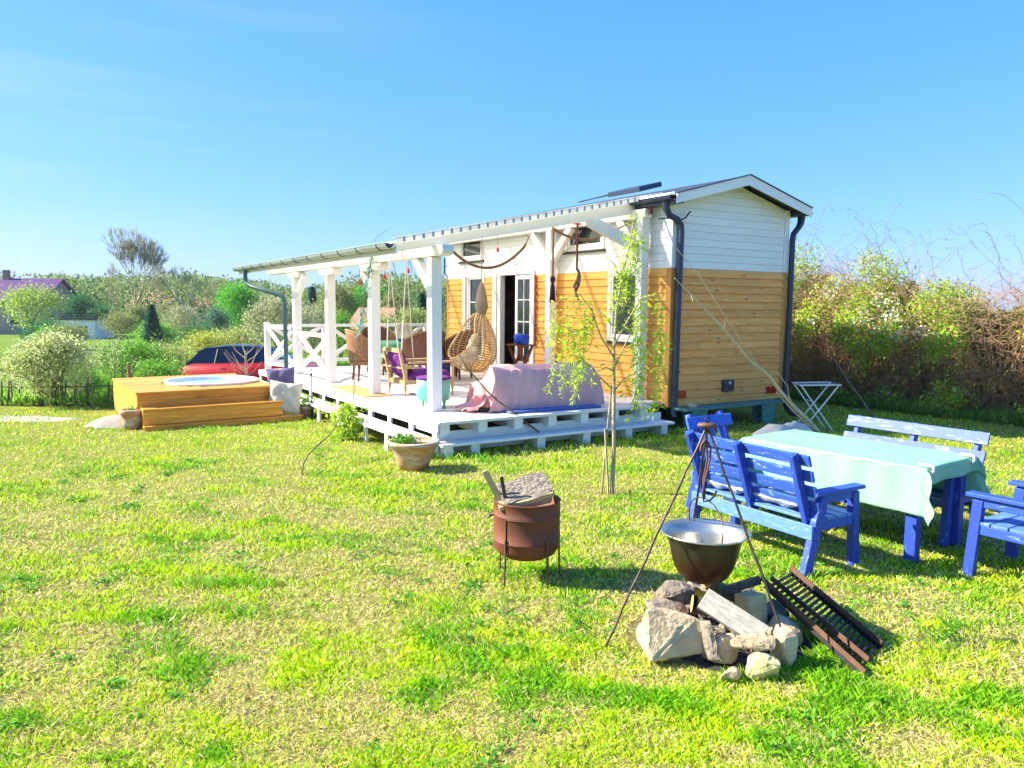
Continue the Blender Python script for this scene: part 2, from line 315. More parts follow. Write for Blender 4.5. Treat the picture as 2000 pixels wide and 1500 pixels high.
# ------------------------------------------------------------------ numpy noise
_P=rng.random((256,256))
def vnoise(x,y):
    xi=np.floor(x).astype(int); yi=np.floor(y).astype(int); fx=x-xi; fy=y-yi; fx=fx*fx*(3-2*fx); fy=fy*fy*(3-2*fy)
    g=lambda a,b:_P[a%256,b%256]
    return (g(xi,yi)*(1-fx)+g(xi+1,yi)*fx)*(1-fy)+(g(xi,yi+1)*(1-fx)+g(xi+1,yi+1)*fx)*fy
def fbm(x,y,o=4):
    s=0;a=.5;t_=0
    for i in range(o): s=s+a*vnoise(x*2**i+17*i,y*2**i+31*i); t_+=a; a*=.55
    return s/t_
def sstep(a,b,x): t_=np.clip((x-a)/(b-a),0,1); return t_*t_*(3-2*t_)
def terr(x,y):
    x=np.asarray(x,float); y=np.asarray(y,float)
    ye=y-8*sstep(.5,6,x)-30*sstep(5,12,x)
    z=-.80*sstep(14.4,21,ye)-1.0*sstep(21,75,ye)
    return z+(fbm(x*.6,y*.6,3)-.5)*.05*sstep(3,6,y)+.5*(fbm(x*.05+9,y*.05,2)-.5)*sstep(25,60,ye)
def T(x,y): return float(terr(x,y))
def lush(x,y):   # 0 bare straw .. 1 thick green
    a=fbm(x*1.1+3,y*1.7+8,4); b_=fbm(x*4.1+40,y*6.0+11,3)
    return np.clip((a*.55+b_*.45-.36-.045*sstep(1.5,-2.5,np.asarray(x))*sstep(9,6,np.asarray(y)))/.3,0,1)
# ------------------------------------------------------------------ ground
def axis(lo,f0,f1,hi,st,nc):
    a=np.arange(f0,f1+1e-6,st); l=f0-np.geomspace(st,f0-lo,nc)[::-1]; h=f1+np.geomspace(st,hi-f1,nc); return np.concatenate([l,a,h])
xs=axis(-1500,-9,8.5,1500,.07,46); ys=axis(-60,2.4,15.5,2500,.07,50)
X,Y=np.meshgrid(xs,ys); Z=terr(X,Y)
L=lush(X,Y); Z=Z+(fbm(X*5,Y*5,2)-.5)*.02
idx=np.arange(X.size).reshape(X.shape); F=np.stack([idx[:-1,:-1],idx[:-1,1:],idx[1:,1:],idx[1:,:-1]],-1).reshape(-1,4)
far=sstep(15,19,Y)
c_straw=np.array([.46,.40,.14]); c_green=np.array([.18,.27,.018]); c_soil=np.array([.30,.20,.09])
fine=fbm(X*9+5,Y*9+2,3)
Cg=(c_straw*(1-L[...,None])+c_green*L[...,None]); sm_=np.clip((fine-.52)*5,0,1)*(1-L)*.8; Cg=Cg*(1-sm_[...,None])+c_soil*sm_[...,None]; md_=(sstep(6,11,np.hypot(X,Y))*.75)[...,None]; Cg=Cg*(1-md_)+np.array([.38,.44,.05])*md_
Cg=Cg*(1-far[...,None])+np.array([.20,.36,.03])*far[...,None]
m,t,b=mk('lawn_ground',.95,0,.1); a=nn(t,'ShaderNodeAttribute',attribute_name='col'); v,_=coords(t,(1,1,1),False)
n1=noise(t,v,28,6,.7); n2=noise(t,v,1.3,5,.6); n3=noise(t,v,110,3,.6)
c=mixc(t,ramp(t,n1,.35,.7),a.outputs['Color'],(.09,.10,.015)); c=mixc(t,ramp(t,n1,.58,.74),c,(.74,.66,.28));  # dark mottle paints in the shade between blades, pale flecks are straw
mm=nn(t,'ShaderNodeMix',data_type='RGBA',blend_type='MULTIPLY'); mm.inputs[0].default_value=.55; t.links.new(c,mm.inputs[6]); g2=nn(t,'ShaderNodeCombineColor'); r3=ramp(t,n3,.2,.7)
for i in range(3): t.links.new(r3,g2.inputs[i])
t.links.new(g2.outputs[0],mm.inputs[7]); t.links.new(mm.outputs[2],b.inputs['Base Color']); bump(t,b,n1,.8,.03); MT['ground']=m
g=npmesh('ground',np.stack([X,Y,Z],-1).reshape(-1,3),F,Cg.reshape(-1,3),'ground',smooth=True); tag(g,'sunny patchy lawn of green and straw coloured grass',None,kind='structure')
# ------------------------------------------------------------------ grass blades
MT['blade']=leafmat('grass_blade',.35,.5); MT['leaf']=leafmat('leaf',.45,.5); MT['petal']=leafmat('petal',.4,.6)
def foot_mask(x,y):
    d=np.stack([x,y],-1)-np.array([SO.x,SO.y]); B_=np.array([math.cos(TH),math.sin(TH)]); A_=np.array([-math.sin(TH),math.cos(TH)]); u=d@B_; v_=d@A_
    bad=((u>-.15)&(u<4.3)&(v_>.1)&(v_<9.5))|((u>4.25)&(u<6.95)&(v_>.3)&(v_<8))|((u>-3.05)&(u<-.5)&(v_>4.4)&(v_<7.4))
    bad|=((x-1.25)**2/.30+(y-4.45)**2/.22<1)
    return ~bad,u,v_
def blades(N,rlo,rhi,power,wid,hgt,seed,thatch=False):
    q=np.random.default_rng(seed); r=1/(q.random(N)*(1/rlo**power-1/rhi**power)+1/rhi**power)**(1/power); az=(q.random(N)-.5)*2*.84
    x=r*np.sin(az); y=r*np.cos(az)
    ok,u,v_=foot_mask(x,y); Lu=lush(x,y)
    ok&=(q.random(N)<(.16+.84*(1-Lu) if thatch else .46+.54*Lu))&(terr(x,y)>-.6)
    x=x[ok];y=y[ok];r=r[ok];Lu=Lu[ok];u=u[ok];v_=v_[ok]; n=len(x)
    tuft=np.clip((fbm(x*2.3+90,y*3.8+50,5)-.54)*8,0,1)          # darker lush tufts
    sh=np.clip(1-np.abs(v_+.05)*1.4,0,1)*(u>-.3)*(u<4.3)
    h=hgt*1.12*(.4+1.1*q.random(n))*(.65+.4*Lu+.35*tuft+1.0*sh); w_=wid*(.6+.8*q.random(n))*np.clip(r/4.5,.8,4)
    a_=q.random(n)*2*np.pi; lean=(q.random(n)*.9+.15)*h; la=q.random(n)*2*np.pi
    if thatch: h=.004+.016*q.random(n); lean=.02+.035*q.random(n)
    z=terr(x,y)-.004+(.010 if thatch else 0)
    dx=np.cos(a_)*w_/2; dy=np.sin(a_)*w_/2; lx=np.cos(la)*lean; ly=np.sin(la)*lean
    V=np.empty((n,4,3)); V[:,0]=np.stack([x-dx,y-dy,z],-1); V[:,1]=np.stack([x+dx,y+dy,z],-1)
    V[:,2]=np.stack([x+dx*.7+lx*.4,y+dy*.7+ly*.4,z+h*.62],-1); V[:,3]=np.stack([x+lx,y+ly,z+h],-1)
    base=np.stack([.42+.30*q.random(n),.72+.12*q.random(n),np.full(n,.015)],-1)
    dk=np.array([.12,.46,.02]); st=np.array([.92,.82,.36]); k=q.random(n)
    c=base*(1-tuft[:,None]*.7)+dk*tuft[:,None]*.7
    isst=(k<(.38*(1-Lu)+.07)*(1-.8*tuft)); c[isst]=st*(.7+.5*q.random((isst.sum(),1)))
    if thatch: c=np.where(q.random((n,1))<.65,st*(.75+.4*q.random((n,1))),np.array([.50,.36,.16]))
    c*=(.55+.70*q.random((n,1)))
    return V,c
Vs=[];Cs=[]
for a_ in [(370000,2.5,17,1.6,.0042,.034,1),(250000,2.5,6,1.0,.0034,.030,2),(150000,6,17,.6,.005,.032,3),(330000,2.5,14,1.4,.0036,.03,4,True)]:
    V,c=blades(*a_); Vs.append(V.reshape(-1,3)); Cs.append(c)
V=np.concatenate(Vs); C=np.concatenate(Cs); n=len(V)//4; F=(np.arange(n)[:,None]*4+np.array([0,1,2,3]))
F=np.stack([F[:,0],F[:,1],F[:,2],F[:,3]],-1)
tag(npmesh('grass',V,F,C,'blade'),'short patchy lawn grass with yellow straw and darker tufts',None,kind='stuff')
# broad-leaved weeds and dandelion heads in the lawn
def leafquads(P, size, q, flat=0., dirs=None, aspect=.5):
    n=len(P); 
    if dirs is None:
        d=q.normal(size=(n,3)); d[:,2]*=(1-flat); 
    else: d=dirs+q.normal(size=(n,3))*.35
    d/=np.linalg.norm(d,axis=1)[:,None]+1e-9; o=q.normal(size=(n,3)); s=np.cross(d,o); s/=np.linalg.norm(s,axis=1)[:,None]+1e-9
    sz=(size*(.6+.8*q.random(n)))[:,None] if np.isscalar(size) else size[:,None]
    V=np.empty((n,4,3)); V[:,0]=P; V[:,1]=P+d*sz*.5+s*sz*aspect*.5; V[:,2]=P+d*sz; V[:,3]=P+d*sz*.5-s*sz*aspect*.5
    return V.reshape(-1,3), np.arange(n)[:,None]*4+np.array([0,1,2,3])
q=np.random.default_rng(5); n=420; r=2.8+q.random(n)**1.3*8; az=(q.random(n)-.5)*1.25; cx_=r*np.sin(az); cy_=r*np.cos(az); ok,_,_=foot_mask(cx_,cy_); cl=fbm(cx_*.8+7,cy_*.8+70,3)>.5; cx_=cx_[ok&cl];cy_=cy_[ok&cl]
k=22; px_=np.repeat(cx_,k)+q.normal(size=len(cx_)*k)*.035; py_=np.repeat(cy_,k)+q.normal(size=len(cx_)*k)*.035; P=np.stack([px_,py_,terr(px_,py_)+.008+q.random(len(px_))*.03],-1)
V,F=leafquads(P,.034,q,.6,None,.55); C=np.array([.12,.36,.035])*(.6+.7*q.random((len(P),1)))
tag(npmesh('clover_weeds',V,F,C,'leaf'),'low round-leaved green weeds scattered in the lawn',None,kind='stuff')
# gravel path and bare earth on the left edge of the lawn
def patch(name,label,cx,cy,rx,ry,mt,z=.012,n=40,kind='structure',rough=.12,dome=0):
    mb=MB(); q=random.Random(cx); rr=[1+rough*(q.random()-.5)*2 for _ in range(n)]
    ring=lambda f:[(cx+rx*f*rr[i]*math.cos(2*math.pi*i/n),cy+ry*f*rr[i]*math.sin(2*math.pi*i/n)) for i in range(n)]
    vs=[(cx,cy,T(cx,cy)+z+dome)]; fs=[]
    fr=[.25,.5,.75,1]
    for f in fr:
        for (x,y) in ring(f): vs.append((x,y,T(x,y)+z*(1 if f<1 else .2)+dome*(1-f*f)))
    for i in range(n): fs.append((0,1+i,1+(i+1)%n))
    for k_ in range(3):
        for i in range(n): a0=1+k_*n+i; a1=1+k_*n+(i+1)%n; fs.append((a0,a0+n,a1+n,a1))
    mb.add(vs,fs,.5,True); return tag(mb.build(name,mt),label,None,kind=kind)
MT['gravel']=mat('pale_gravel',(.46,.42,.35),(.32,.28,.22),60,rough=.95,var=0,bmp=1.,bscale=80,bd=.02)
MT['earth']=mat('dry_earth',(.40,.30,.19),(.28,.20,.12),25,rough=.95,var=0,bmp=1.,bscale=50,bd=.02)
patch('path','pale gravel path at the far left edge of the lawn',-9.1,12.95,1.7,.34,'gravel')
patch('fire_ash','blackened ash inside the ring of fire stones',1.3,4.47,.48,.46,'ash',.02,kind='stuff')
# ================================================================== TINY HOUSE (structure frame)
HU,HV,HW,HL=4.18,.18,2.74,7.67; ZS,ZB=.37,2.598; SL=.262; ZE=3.70   # ZE roof plane height at the left wall
hoff=(HU,HV,0)
house=thing('tiny_house','small timber house with honey pine lower walls, white upper walls and dark pitched roof','house',hoff,frame='S')
U1,V1=HU+HW,HV+HL
def roofz(u): return ZE+SL*(u-HU) if u<HU+HW/2 else ZE+SL*(HU+HW-u)
def cut(rect, holes):      # rect (a0,a1,z0,z1) minus holes -> rects
    out=[rect]
    for h in holes:
        nx=[]
        for a0,a1,z0,z1 in out:
            if h[0]>=a1 or h[1]<=a0 or h[2]>=z1 or h[3]<=z0: nx.append((a0,a1,z0,z1)); continue
            if h[2]>z0: nx.append((a0,a1,z0,h[2]))
            if h[3]<z1: nx.append((a0,a1,h[3],z1))
            zz0,zz1=max(z0,h[2]),min(z1,h[3])
            if h[0]>a0: nx.append((a0,h[0],zz0,zz1))
            if h[1]<a1: nx.append((h[1],a1,zz0,zz1))
        out=nx
    return out
def siding(mb, plane, a0,a1, z0,z1, bh, holes, lap, topfn=None, joints=0, seed=1):
    # plane 'u-' : wall facing -u at u=HU (a is v) ; 'v-' : wall facing -v at v=HV (a is u)
    q=random.Random(seed); nb=round((z1-z0)/bh); bh=(z1-z0)/nb
    for i in range(nb):
        zb=z0+i*bh; zt=zb+bh; segs=[(a0,a1)]
        if joints:
            j=a0+(a1-a0)*q.uniform(.15,.85); segs=[(a0,j-.002),(j+.002,a1)]
        for (s0,s1) in segs:
            rr=q.random()
            for (b0,b1,c0,c1) in cut((s0,s1,zb,zt),holes):
                if b1-b0<.01 or c1-c0<.004: continue
                k0=lap*(1-(c0-zb)/bh); k1=lap*(1-(c1-zb)/bh)
                o0=.004+k0; o1=.004+k1; g_=.004 if c1>zt-1e-6 else 0
                if not lap: o0=o1=.012
                def P(a,z,o): return (HU-o,a,z) if plane=='u-' else (a,HV-o,z)
                def clip(a,z):   # keep under the roof line
                    if not topfn: return a
                    return a
                lo0,lo1,hi0,hi1=b0,b1,b0,b1
                if topfn:
                    mid=(a0+a1)/2; half=(a1-a0)/2
                    def lim(z): return max(0,min(half,half-(z-topfn(a0))/SL)) if z>topfn(a0) else half
                    l0,l1=lim(c0),lim(c1-g_); lo0,lo1=max(b0,mid-l0),min(b1,mid+l0); hi0,hi1=max(b0,mid-l1),min(b1,mid+l1)
                    if lo1-lo0<.02: continue
                    if hi1<hi0: hi0=hi1=(lo0+lo1)/2
                vs=[P(lo0,c0,o0),P(lo1,c0,o0),P(hi1,c1-g_,o1),P(hi0,c1-g_,o1),P(lo0,c0,-.01),P(lo1,c0,-.01),P(hi1,c1-g_,-.01),P(hi0,c1-g_,-.01)]
                mb.add(vs,[(0,1,2,3),(0,4,5,1),(3,2,6,7),(0,3,7,4),(1,5,6,2)],rr)
# openings on the long wall (v0,v1,z0,z1)
W1=(1.86,3.02,2.99,3.55); W2=(6.16,7.26,2.99,3.55); W3=(.72,1.72,1.38,2.62); W4=(6.1,6.9,.75,2.69); DR=(4.05,5.48,HD,2.70)
holes=[W1,W2,W3,W4,DR]
core=MB()          # wall body behind the boards, with real openings
for (a0,a1,z0,z1) in cut((HV+.01,V1,ZS,ZE-.02),holes): core.box(HU,HU+.10,a0,a1,z0,z1,.5)
core.box(HU+.10,U1-.1,HV+.01,HV+.10,ZS,ZE-.02,.5); core.box(U1-.1,U1,HV+.01,V1,ZS,ZE-.02,.5); core.box(HU+.1,U1-.1,V1-.1,V1,ZS,ZE-.02,.5)
core.poly_prism([(HU+.02,ZE-.02),(U1-.02,ZE-.02),((HU+U1)/2,ZE+SL*HW/2-.03)],HV+.01,HV+.1,.5)
core.poly_prism([(HU+.02,ZE-.02),(U1-.02,ZE-.02),((HU+U1)/2,ZE+SL*HW/2-.03)],V1-.1,V1,.5)
core.build('wall_core','interior',house,hoff)
fl=MB(); fl.box(HU+.1,U1-.1,HV+.1,V1-.1,ZS,HD-.01); fl.build('floor','mahog',house,hoff)
mb=MB(); siding(mb,'u-',HV+.09,V1-.02,ZS,ZB,.131,holes,.02,joints=1,seed=3); mb.build('pine_siding','sidy',house,hoff)
mb=MB(); siding(mb,'u-',HV+.09,V1-.02,ZB,ZE-.02,.12,holes,.004,seed=4); mb.build('white_siding','wside',house,hoff)
mb=MB(); siding(mb,'v-',HU+.10,U1-.10,ZS,ZB,.131,[],.024,joints=1,seed=8); mb.build('pine_siding','sidx',house,hoff)
mb=MB(); siding(mb,'v-',HU+.10,U1-.10,ZB,ZE+SL*HW/2-.03,.121,[],.003,topfn=lambda a:ZE-.02,seed=9); mb.build('white_siding','wside',house,hoff)
for c4 in ((HU-.022,HU+.098,HV-.022,HV+.088),(U1-.098,U1+.02,HV-.022,HV+.088),(HU-.02,HU+.02,V1-.02,V1+.08)): mb=MB(); mb.box(*c4,ZS,ZB-.002); mb.build('corner_board','corner',house,hoff)
for c4 in ((HU-.022,HU+.098,HV-.022,HV+.088),(U1-.098,U1+.02,HV-.022,HV+.088),(HU-.02,HU+.02,V1-.02,V1+.08)): mb=MB(); mb.box(*c4,ZB,ZE-.03); mb.build('corner_board','wside',house,hoff)
# windows
def window(a0,a1,z0,z1,name='window',glassm='glass',mull=(),sill=True,fw=.075):
    f=MB()
    for b in ((a0,a0+fw,z0,z1),(a1-fw,a1,z0,z1),(a0+fw,a1-fw,z0,z0+fw),(a0+fw,a1-fw,z1-fw,z1)): f.box(HU-.035,HU+.06,b[0],b[1],b[2],b[3])
    g=.045
    for b in ((a0+fw,a0+fw+g,z0+fw,z1-fw),(a1-fw-g,a1-fw,z0+fw,z1-fw),(a0+fw+g,a1-fw-g,z0+fw,z0+fw+g),(a0+fw+g,a1-fw-g,z1-fw-g,z1-fw)): f.box(HU-.015,HU+.045,b[0],b[1],b[2],b[3])
    fo=f.build(name,'white',house,hoff,bevel=.004)
    p=MB(); p.box(HU+.015,HU+.025,a0+fw+.01,a1-fw-.01,z0+fw+.01,z1-fw-.01); po=p.build('pane',glassm,fo,(0,0,0)); po.data.transform(Matrix.Translation((-HU,-HV,0)))
    if sill:
        s_=MB(); s_.box(HU-.07,HU-.036,a0-.03,a1+.03,z0-.045,z0-.02); s_.box(HU-.034,HU+.0,a0-.03,a1+.03,z0-.04,z0-.002); so_=s_.build('sill','black',fo,(HU,HV,0))
    for (kind,pos) in mull:
        mm_=MB()
        if kind=='v': mm_.box(HU-.01,HU+.012,pos-.012,pos+.012,z0+fw,z1-fw)
        else: mm_.box(HU-.008,HU+.013,a0+fw,a1-fw,pos-.012,pos+.012)
        mm_.build('glazing_bar','white',fo,(HU,HV,0))
    return fo
window(*W1); window(*W2); window(*W3)
window(6.1,6.9,.75,2.69,sill=False,mull=(('h',2.05),))
bl=MB(); bl.grid(lambda s,t:(HU+.10,W3[0]+.1+.8*s,2.5-.55*t),8,8); bl.build('teal_blind',clothmat('teal_blind',(.02,.32,.30)),house,hoff)
# door frame, open leaf, hinged second leaf laid against the wall
f=MB(); f.box(HU-.05,HU+.07,5.36,5.48,HD,2.70); f.box(HU-.05,HU+.07,4.05,4.13,HD,2.70); f.box(HU-.05,HU+.07,4.13,5.36,2.62,2.70); dfr=f.build('door_frame','white',house,hoff,bevel=.004)
def leaf(v0,v1,u,name,ang=0):
    L=MB(); w_=v1-v0; z0,z1=HD+.03,2.61; fw=.09
    L.box(-.02,.02,0,fw,z0,z1); L.box(-.02,.02,w_-fw,w_,z0,z1); L.box(-.02,.02,fw,w_-fw,z0,z0+.34); L.box(-.02,.02,fw,w_-fw,z1-fw,z1)
    for zz in (1.20,1.65,2.1): L.box(-.015,.015,fw,w_-fw,zz-.011,zz+.011)
    L.box(-.014,.016,w_/2-.011,w_/2+.011,z0+.34,z1-fw)
    M_=Matrix.Translation((u-HU,v0-HV,0))@Matrix.Rotation(ang,4,'Z'); L.xform(M_); o=L.build(name,'white',house,(0,0,0),bevel=.004)
    p=MB(); p.box(-.004,.004,fw-.01,w_-fw+.01,z0+.33,z1-fw+.01); p.xform(M_); p.build('pane','glass',o)
    h=MB(); h.tube([(-.03,w_-.04,1.35),(-.06,w_-.04,1.35),(-.06,w_-.13,1.35)],.009,6); h.xform(M_); h.build('handle','galv',o)
    return o
leaf(4.14,4.78,HU-.01,'door',0)
for y0_,y1_ in ((5.50,5.66),(6.92,7.02)): lf=MB(); lf.box(HU-.075,HU-.035,y0_,y1_,HD+.03,2.66); lf.build('door_casing','white',house,hoff,bevel=.004)
cu=MB(); cu.grid(lambda s,t:(HU+.35+.06*math.sin(s*14)+.05*math.sin(t*3),5.30-.35*s*(.5+.5*t),2.55-1.9*t),20,12); cu.build('curtain',clothmat('maroon_curtain',(.18,.03,.04),(.30,.14,.12)),house,hoff)
st=MB(); st.tube([(HU-.05,3.98+.01*math.sin(i*2.1),2.6-i*.075) for i in range(20)],[.02+.008*(i%2) for i in range(20)],6); tag(st.build('pepper_string',mat('dried_red_peppers',(.40,.05,.02),(.25,.02,.01),20),None),'string of dried red peppers hanging beside the glazed door','pepper string').matrix_world=MS
# roof with overhangs, bargeboards, soffit
OE,OV=.22,.29
rf=MB()
for s_ in (0,1):
    ua,ub=(HU-OE,(HU+U1)/2) if s_==0 else (U1+OE,(HU+U1)/2)
    za=ZE+.06-SL*OE; zb_=ZE+.06+SL*HW/2
    v0,v1=HV-OV,V1+.25
    rf.add([(ua,v0,za),(ub,v0,zb_),(ub,v1,zb_),(ua,v1,za),(ua,v0,za-.05),(ub,v0,zb_-.05),(ub,v1,zb_-.05),(ua,v1,za-.05)],[(0,1,2,3),(4,7,6,5),(0,4,5,1),(2,6,7,3),(0,3,7,4)],.5)
rf.build('roof','roofing',house,hoff)
bb=MB(); h_=.145
for (ua,za,ub,zb_) in ((HU-OE,ZE-SL*OE,(HU+U1)/2,ZE+SL*HW/2),(U1+OE,ZE-SL*OE,(HU+U1)/2,ZE+SL*HW/2)):
    y0,y1=HV-OV-.028,HV-OV-.003
    bb.add([(ua,y0,za+.055),(ub,y0,zb_+.055),(ub,y0,zb_+.055-h_-.012),(ua,y0,za+.055-h_),(ua,y1,za+.055),(ub,y1,zb_+.055),(ub,y1,zb_+.055-h_-.012),(ua,y1,za+.055-h_)],[(0,1,2,3),(4,7,6,5),(0,4,5,1),(3,2,6,7),(0,3,7,4),(1,5,6,2)],.5)
bb.build('bargeboard','wside',house,hoff)
ft=MB(); ft.bar((HU-OE-.01,HV-OV-.02,ZE+.065-SL*OE),((HU+U1)/2,HV-OV-.02,ZE+.068+SL*HW/2),.05,.014); ft.bar((U1+OE+.01,HV-OV-.02,ZE+.065-SL*OE),((HU+U1)/2,HV-OV-.02,ZE+.068+SL*HW/2),.05,.014); ft.build('roof_edge_trim','navy',house,hoff)
sf=MB()
for ua,ub in ((HU-OE+.01,(HU+U1)/2),(U1+OE-.01,(HU+U1)/2)):
    za=ZE-.005-SL*OE; zb_=ZE-.002+SL*HW/2
    sf.add([(ua,HV-OV,za),(ub,HV-OV,zb_),(ub,HV,zb_),(ua,HV,za),(ua,HV-OV,za+.01),(ub,HV-OV,zb_+.01),(ub,HV,zb_+.01),(ua,HV,za+.01)],[(0,3,2,1),(4,5,6,7),(0,1,5,4),(2,3,7,6),(0,4,7,3)],.5)
sf.build('soffit','navy',house,hoff)
sb=MB(); sb.box(HU-OE+.01,HU-.03,HV-OV+.02,V1+.2,ZE-.13,ZE-.085); sb.box(U1+.03,U1+OE-.01,HV-OV+.02,V1+.2,ZE-.13,ZE-.085); sb.build('eave_box','navy',house,hoff)
gt=MB()
def half_pipe(mb,u,z,v0,v1,r,n=10,th=.006):
    a=[math.pi+math.pi*i/n for i in range(n+1)]
    o_=[(u+r*math.cos(x),z+r*math.sin(x)) for x in a]; i_=[(u+(r-th)*math.cos(x),z+(r-th)*math.sin(x)) for x in a[::-1]]
    mb.poly_prism(o_+i_,v0,v1,.5)
    mb.tube([(u-r,v0,z),(u-r,v1,z)],.009,6,.5)
half_pipe(gt,HU-OE-.05,ZE-.03,HV-OV+.02,HV+.75,.06); half_pipe(gt,U1+OE+.05,ZE-.04,HV-OV+.02,V1+.2,.06)
gt.build('gutter','navy',house,hoff)
wl=MB(); wl.box(HU-OE-.02,HU-OE+.2,HV-OV+.02,HV+.8,ZE-.05+.055,ZE-.05+.075); wl.box(HU-OE-.115,HU-OE-.0,HV-OV+.01,HV+.6,ZE-.025,ZE+.0); wl.build('white_eave_trim','white',house,hoff)
dp=MB(); dp.tube([(HU-.2,HV-.05,3.64),(HU-.19,HV-.05,3.50),(HU-.13,HV-.06,3.40),(HU+.02,HV-.08,3.34),(HU+.10,HV-.08,3.26),(HU+.11,HV-.08,3.15),(HU+.09,HV-.08,2.0),(HU+.07,HV-.08,.22)],[.07,.06]+[.052]*6,12)
dp.tube([(HU+.07,HV-.08,3.33),(HU+.18,HV-.10,3.38),(HU+.23,HV-.11,3.45),(HU+.27,HV-.11,3.48)],.013,6); dp.tube([(HU-.35,HV-.06,3.33),(HU-.05,HV-.08,3.36)],.012,6)
for z in (2.6,.95): dp.tube([(HU+.10,HV-.08,z-.012),(HU+.10,HV-.08,z+.012)],.062,12)
dp.build('downpipe','navy',house,hoff)
dp=MB(); dp.tube([(U1+.28,HV-.06,3.60),(U1+.26,HV-.06,3.46),(U1+.20,HV-.06,3.38),(U1+.08,HV-.06,3.27),(U1+.06,HV-.06,3.15),(U1+.06,HV-.06,2.0),(U1+.04,HV-.07,.45),(U1+.05,HV-.09,.22),(U1+.14,HV-.13,.10),(U1+.24,HV-.17,.07)],[.07,.06]+[.052]*8,12)
for z in (2.5,1.0): dp.tube([(U1+.06,HV-.06,z-.012),(U1+.06,HV-.06,z+.012)],.062,12)
dp.build('downpipe','navy',house,hoff)
for ua,z in ((HU+.12,.50),(HU+2.32,.47)):
    t_=MB(); t_.box(ua,ua+.24,HV-.05,HV-.018,z,z+.12); t_.build('tail_light','redtail',house,hoff,bevel=.008)
sx=MB(); sx.box(HU+1.20,HU+1.45,HV-.075,HV-.018,.56,.76); so_=sx.build('socket_box','navy',house,hoff,bevel=.01)
kb=MB(); kb.lathe([(0,0),(.022,0),(.022,.02),(0,.02)],12,(0,0,0)); kb.xform(Matrix.Translation((1.32,-.08,.71))@Matrix.Rotation(math.pi/2,4,'X')); kb.build('socket_cap','steel_white',so_)
ch=MB(); ch.box(HU+.25,U1-.25,HV+.3,V1-.3,ZS-.16,ZS-.02)
for v_ in (3.2,4.1):
    for u_ in (HU+.25,U1-.25): ch.lathe([(0,-.09),(.25,-.09),(.32,-.05),(.32,.05),(.25,.09),(0,.09)],20,(0,0,0),.1); k=6*20; ch.xform(Matrix.Translation((u_,v_,.32))@Matrix.Rotation(math.pi/2,4,'Y'),len(ch.v)-6*20)
ch.build('trailer_chassis','black',house,hoff)
# solar panel lying on the roof
sp=thing('solar_panel','dark blue solar panel tilted up on the house roof','solar panel',(4.5,.85,3.92),frame='S')
p=MB(); M_=Matrix.Rotation(-math.atan(SL),4,'Y')
p.box(-.45,.05,-.02,.80,.04,.12); p.xform(M_); p.build('panel','navy',sp,bevel=.01)
for a_,b_ in (((-.4,.81,-.02),(-.4,1.7,-.06)),((.03,.81,.08),(-.35,1.7,-.04))): p=MB(); p.bar(a_,b_,.02,.02); p.build('mount','navy',sp)
# ================================================================== DECK
deck=thing('wooden_deck','white painted board deck raised on pallet blocks in front of the house','deck',(0,0,0),frame='S')
UE=4.12; VE=9.35
mb=MB(); q=random.Random(2)
n=int(VE/.118)
for i in range(n):
    v0=i*.118+.02; u1=UE if v0>.5 else (3.64 if v0<.16 else 4.12)
    j=q.uniform(.8,3.2)
    for a_,b_ in ((0.0,j-.002),(j+.002,u1)): mb.box(a_,b_,v0,v0+.113,HD-.03,HD+q.uniform(-.001,.001))
mb.build('deck_boards','deckpaint',deck)
# front: top fascia strip, blocks, recessed blue-white board
mb=MB(); mb.box(-.01,3.64,-.012,.018,HD-.035,HD+.002); mb.build('front_nosing','white_x',deck)
for i in range(7):
    u0=.02+i*.575; b_=MB(); b_.poly_prism([(-.02,0),(.16,0),(.16,-.12),(.06,-.16),(-.02,-.12)] if False else [(0,0),(.14,0),(.14,-.10),(.10,-.145),(0,-.145)],0,.95)
    b_.xform(Matrix.Translation((u0,.02,HD-.037))); b_.build('pallet_block','white_y',deck)
mb=MB(); mb.box(.0,4.05,.19,.215,.02,.30); mb.build('riser_board','white_x',deck)
# left side: continuous fascia with uprights and dark gaps
mb=MB()
mb.box(-.03,-.004,0.0,VE,HD-.115,HD-.012); mb.build('side_fascia','white_y',deck)
mb=MB()
for i in range(13): v0=.02+i*.76; mb.box(-.034,-.0045,v0,v0+.11,.06,HD-.116)
mb.build('side_upright','white_z',deck)
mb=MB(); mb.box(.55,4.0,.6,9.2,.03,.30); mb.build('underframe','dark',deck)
mb=MB(); mb.box(-.028,-.005,0.13,VE-.2,.17,.215); mb.build('lower_side_rail','white_y',deck)
for u_ in (.2,1.9,3.7):
    for v_ in (.5,3,5.5,8.9): b_=MB(); b_.box(u_,u_+.1,v_,v_+.1,T(*S(u_,v_)[:2])-.05,HD-.04); b_.build('joist_post','white_z',deck)
# low front step on blocks
fs_=thing('front_step','long low white plank step along the front of the deck','step',(-.02,-.12,0),frame='S')
mb=MB(); mb.box(0,4.08,0,.145,.145,.18); mb.box(0,4.08,.15,.30,.146,.181); mb.build('tread','white_x',fs_,bevel=.004)
for u_ in (.04,.44,1.5,2.3,3.1,3.82): b_=MB(); b_.box(u_,u_+.13,.02,.28,-.03,.144); b_.build('block','white_y',fs_)
# bench-like step along the left side
ls=thing('side_step','white bench-like step on thin legs along the left side of the deck','step',(-.42,.02,0),frame='S')
mb=MB(); mb.box(0,.17,0,4.85,.225,.255); mb.box(.175,.36,0,4.85,.224,.254); mb.build('tread','white_y',ls,bevel=.004)
for v_ in (.75,1.55,2.7,3.7,4.7): b_=MB(); b_.box(.01,.045,v_,v_+.09,-.03,.224); b_.build('leg','white_z',ls)
